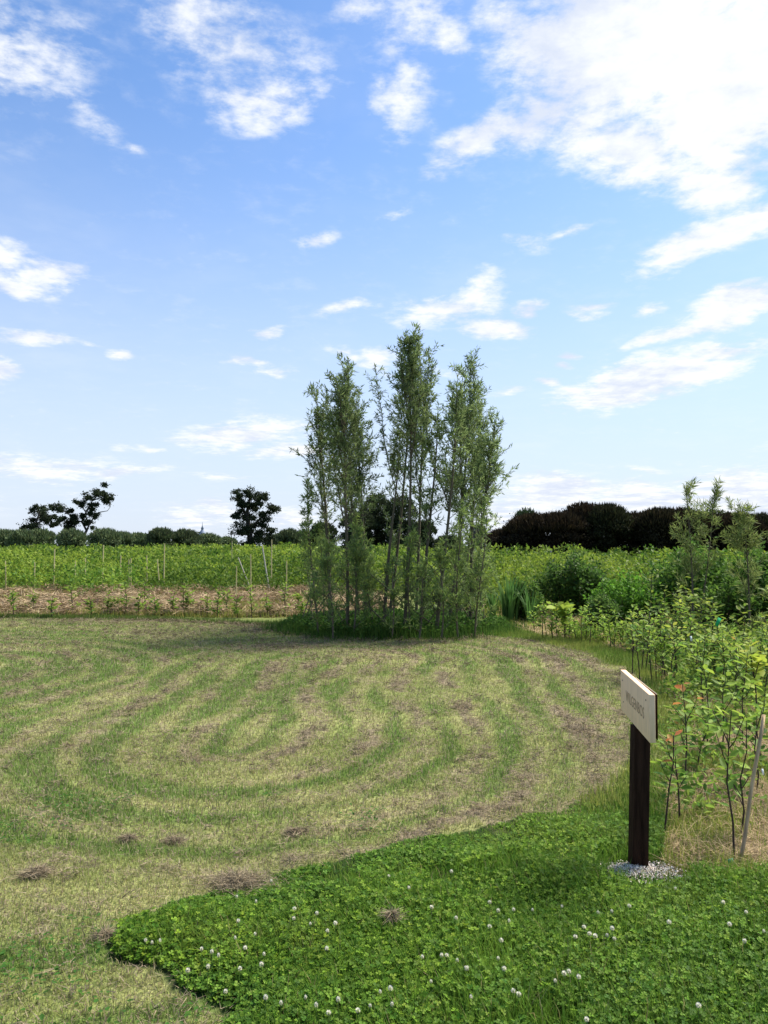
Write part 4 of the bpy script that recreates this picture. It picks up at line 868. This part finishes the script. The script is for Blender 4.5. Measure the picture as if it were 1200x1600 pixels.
# plastic tags
for (px, py, Y, c_, wd, hg, rot, lab) in ((1122, 972, 9.5, (.02,.42,.16), .045, .11, -.5, 'green plastic tag hanging among the saplings at right'), (1080, 998, 9.0, (.75,.82,.80), .022, .06, .1, 'small white plastic tag on a sapling stem'), (1192, 1206, 4.9, (.8,.84,.84), .012, .035, .1, 'tiny white tag low on a stem at the right edge'), (1142, 1347, 3.9, (.10,.38,.24), .035, .03, .3, 'teal plastic tag lying at the foot of the near sapling')):
    p = np.array(at(px, py, Y)); b = Buf(); cr_, sr_ = math.cos(rot), math.sin(rot)
    v = [(a * cr_ - h * sr_, .006 * math.sin(h * 30) + dd, a * sr_ + h * cr_) for dd in (0, .002) for a, h in ((-wd/2, -hg/2), (wd/2, -hg/2), (wd/2, hg/2), (-wd/2, hg/2))]
    b.add(v, [(0,1,2,3),(7,6,5,4),(0,4,5,1),(1,5,6,2),(2,6,7,3),(3,7,4,0)], c_); o = b.build('plastic_tag', M_PETAL); o.location = p; tag(o, lab, 'plant tag')
# distinct hay tufts on the lawn
HT = [(372,1381,.24,.055,'largest tangled pile of dry cuttings at the clover edge'),(58,1372,.11,.04,'tangled pile of dry cuttings near the left edge of the lawn'),(200,1314,.06,.03,'small tuft of dry cuttings on the left part of the lawn'),(612,1462,.035,.05,'small pinkish dry tuft sitting in the clover'),(270,1318,.07,.03,'dry tuft right of the small left tuft'),(165,1470,.05,.025,'dry tuft left of the clover corner'),(460,1302,.07,.035,'dry tuft on the lawn above the largest pile')]
for (px, py, r_, h_, lab) in HT:
    g_ = np.array(gr(px, py)); b = Buf(); n = int(9000 * r_); a = rng.uniform(0, 6.28, n); q = np.abs(rng.normal(0, .45, n)); x = np.cos(a) * q * r_; y = np.sin(a) * q * r_ * .6
    z = .6 * h_ * np.exp(-q ** 2 * 1.5) * rng.random(n) + .012; l = rng.uniform(.03, .08, n)
    dd = rdir(n) * [1, .8, .28]; scatter(b, *T_SPIKE, np.stack([x, y, z], 1) , frames(dd, rdir(n, 1)), np.stack([l, np.full(n, .0024), l], 1), jcol(lerp(C_HAY * 1.15, C_HAYD * 1.3, np.clip(rng.normal(.25, .3, n), 0, 1)), n, .2, .04))
    if py > 1440 and px > 500: b.v = [v + [0, 0, .06] for v in b.v]
    o = b.build('hay_pile', M_HAY); g_[2] = float(gheight(g_[0], g_[1])); o.location = g_; tag(o, lab, 'hay pile')
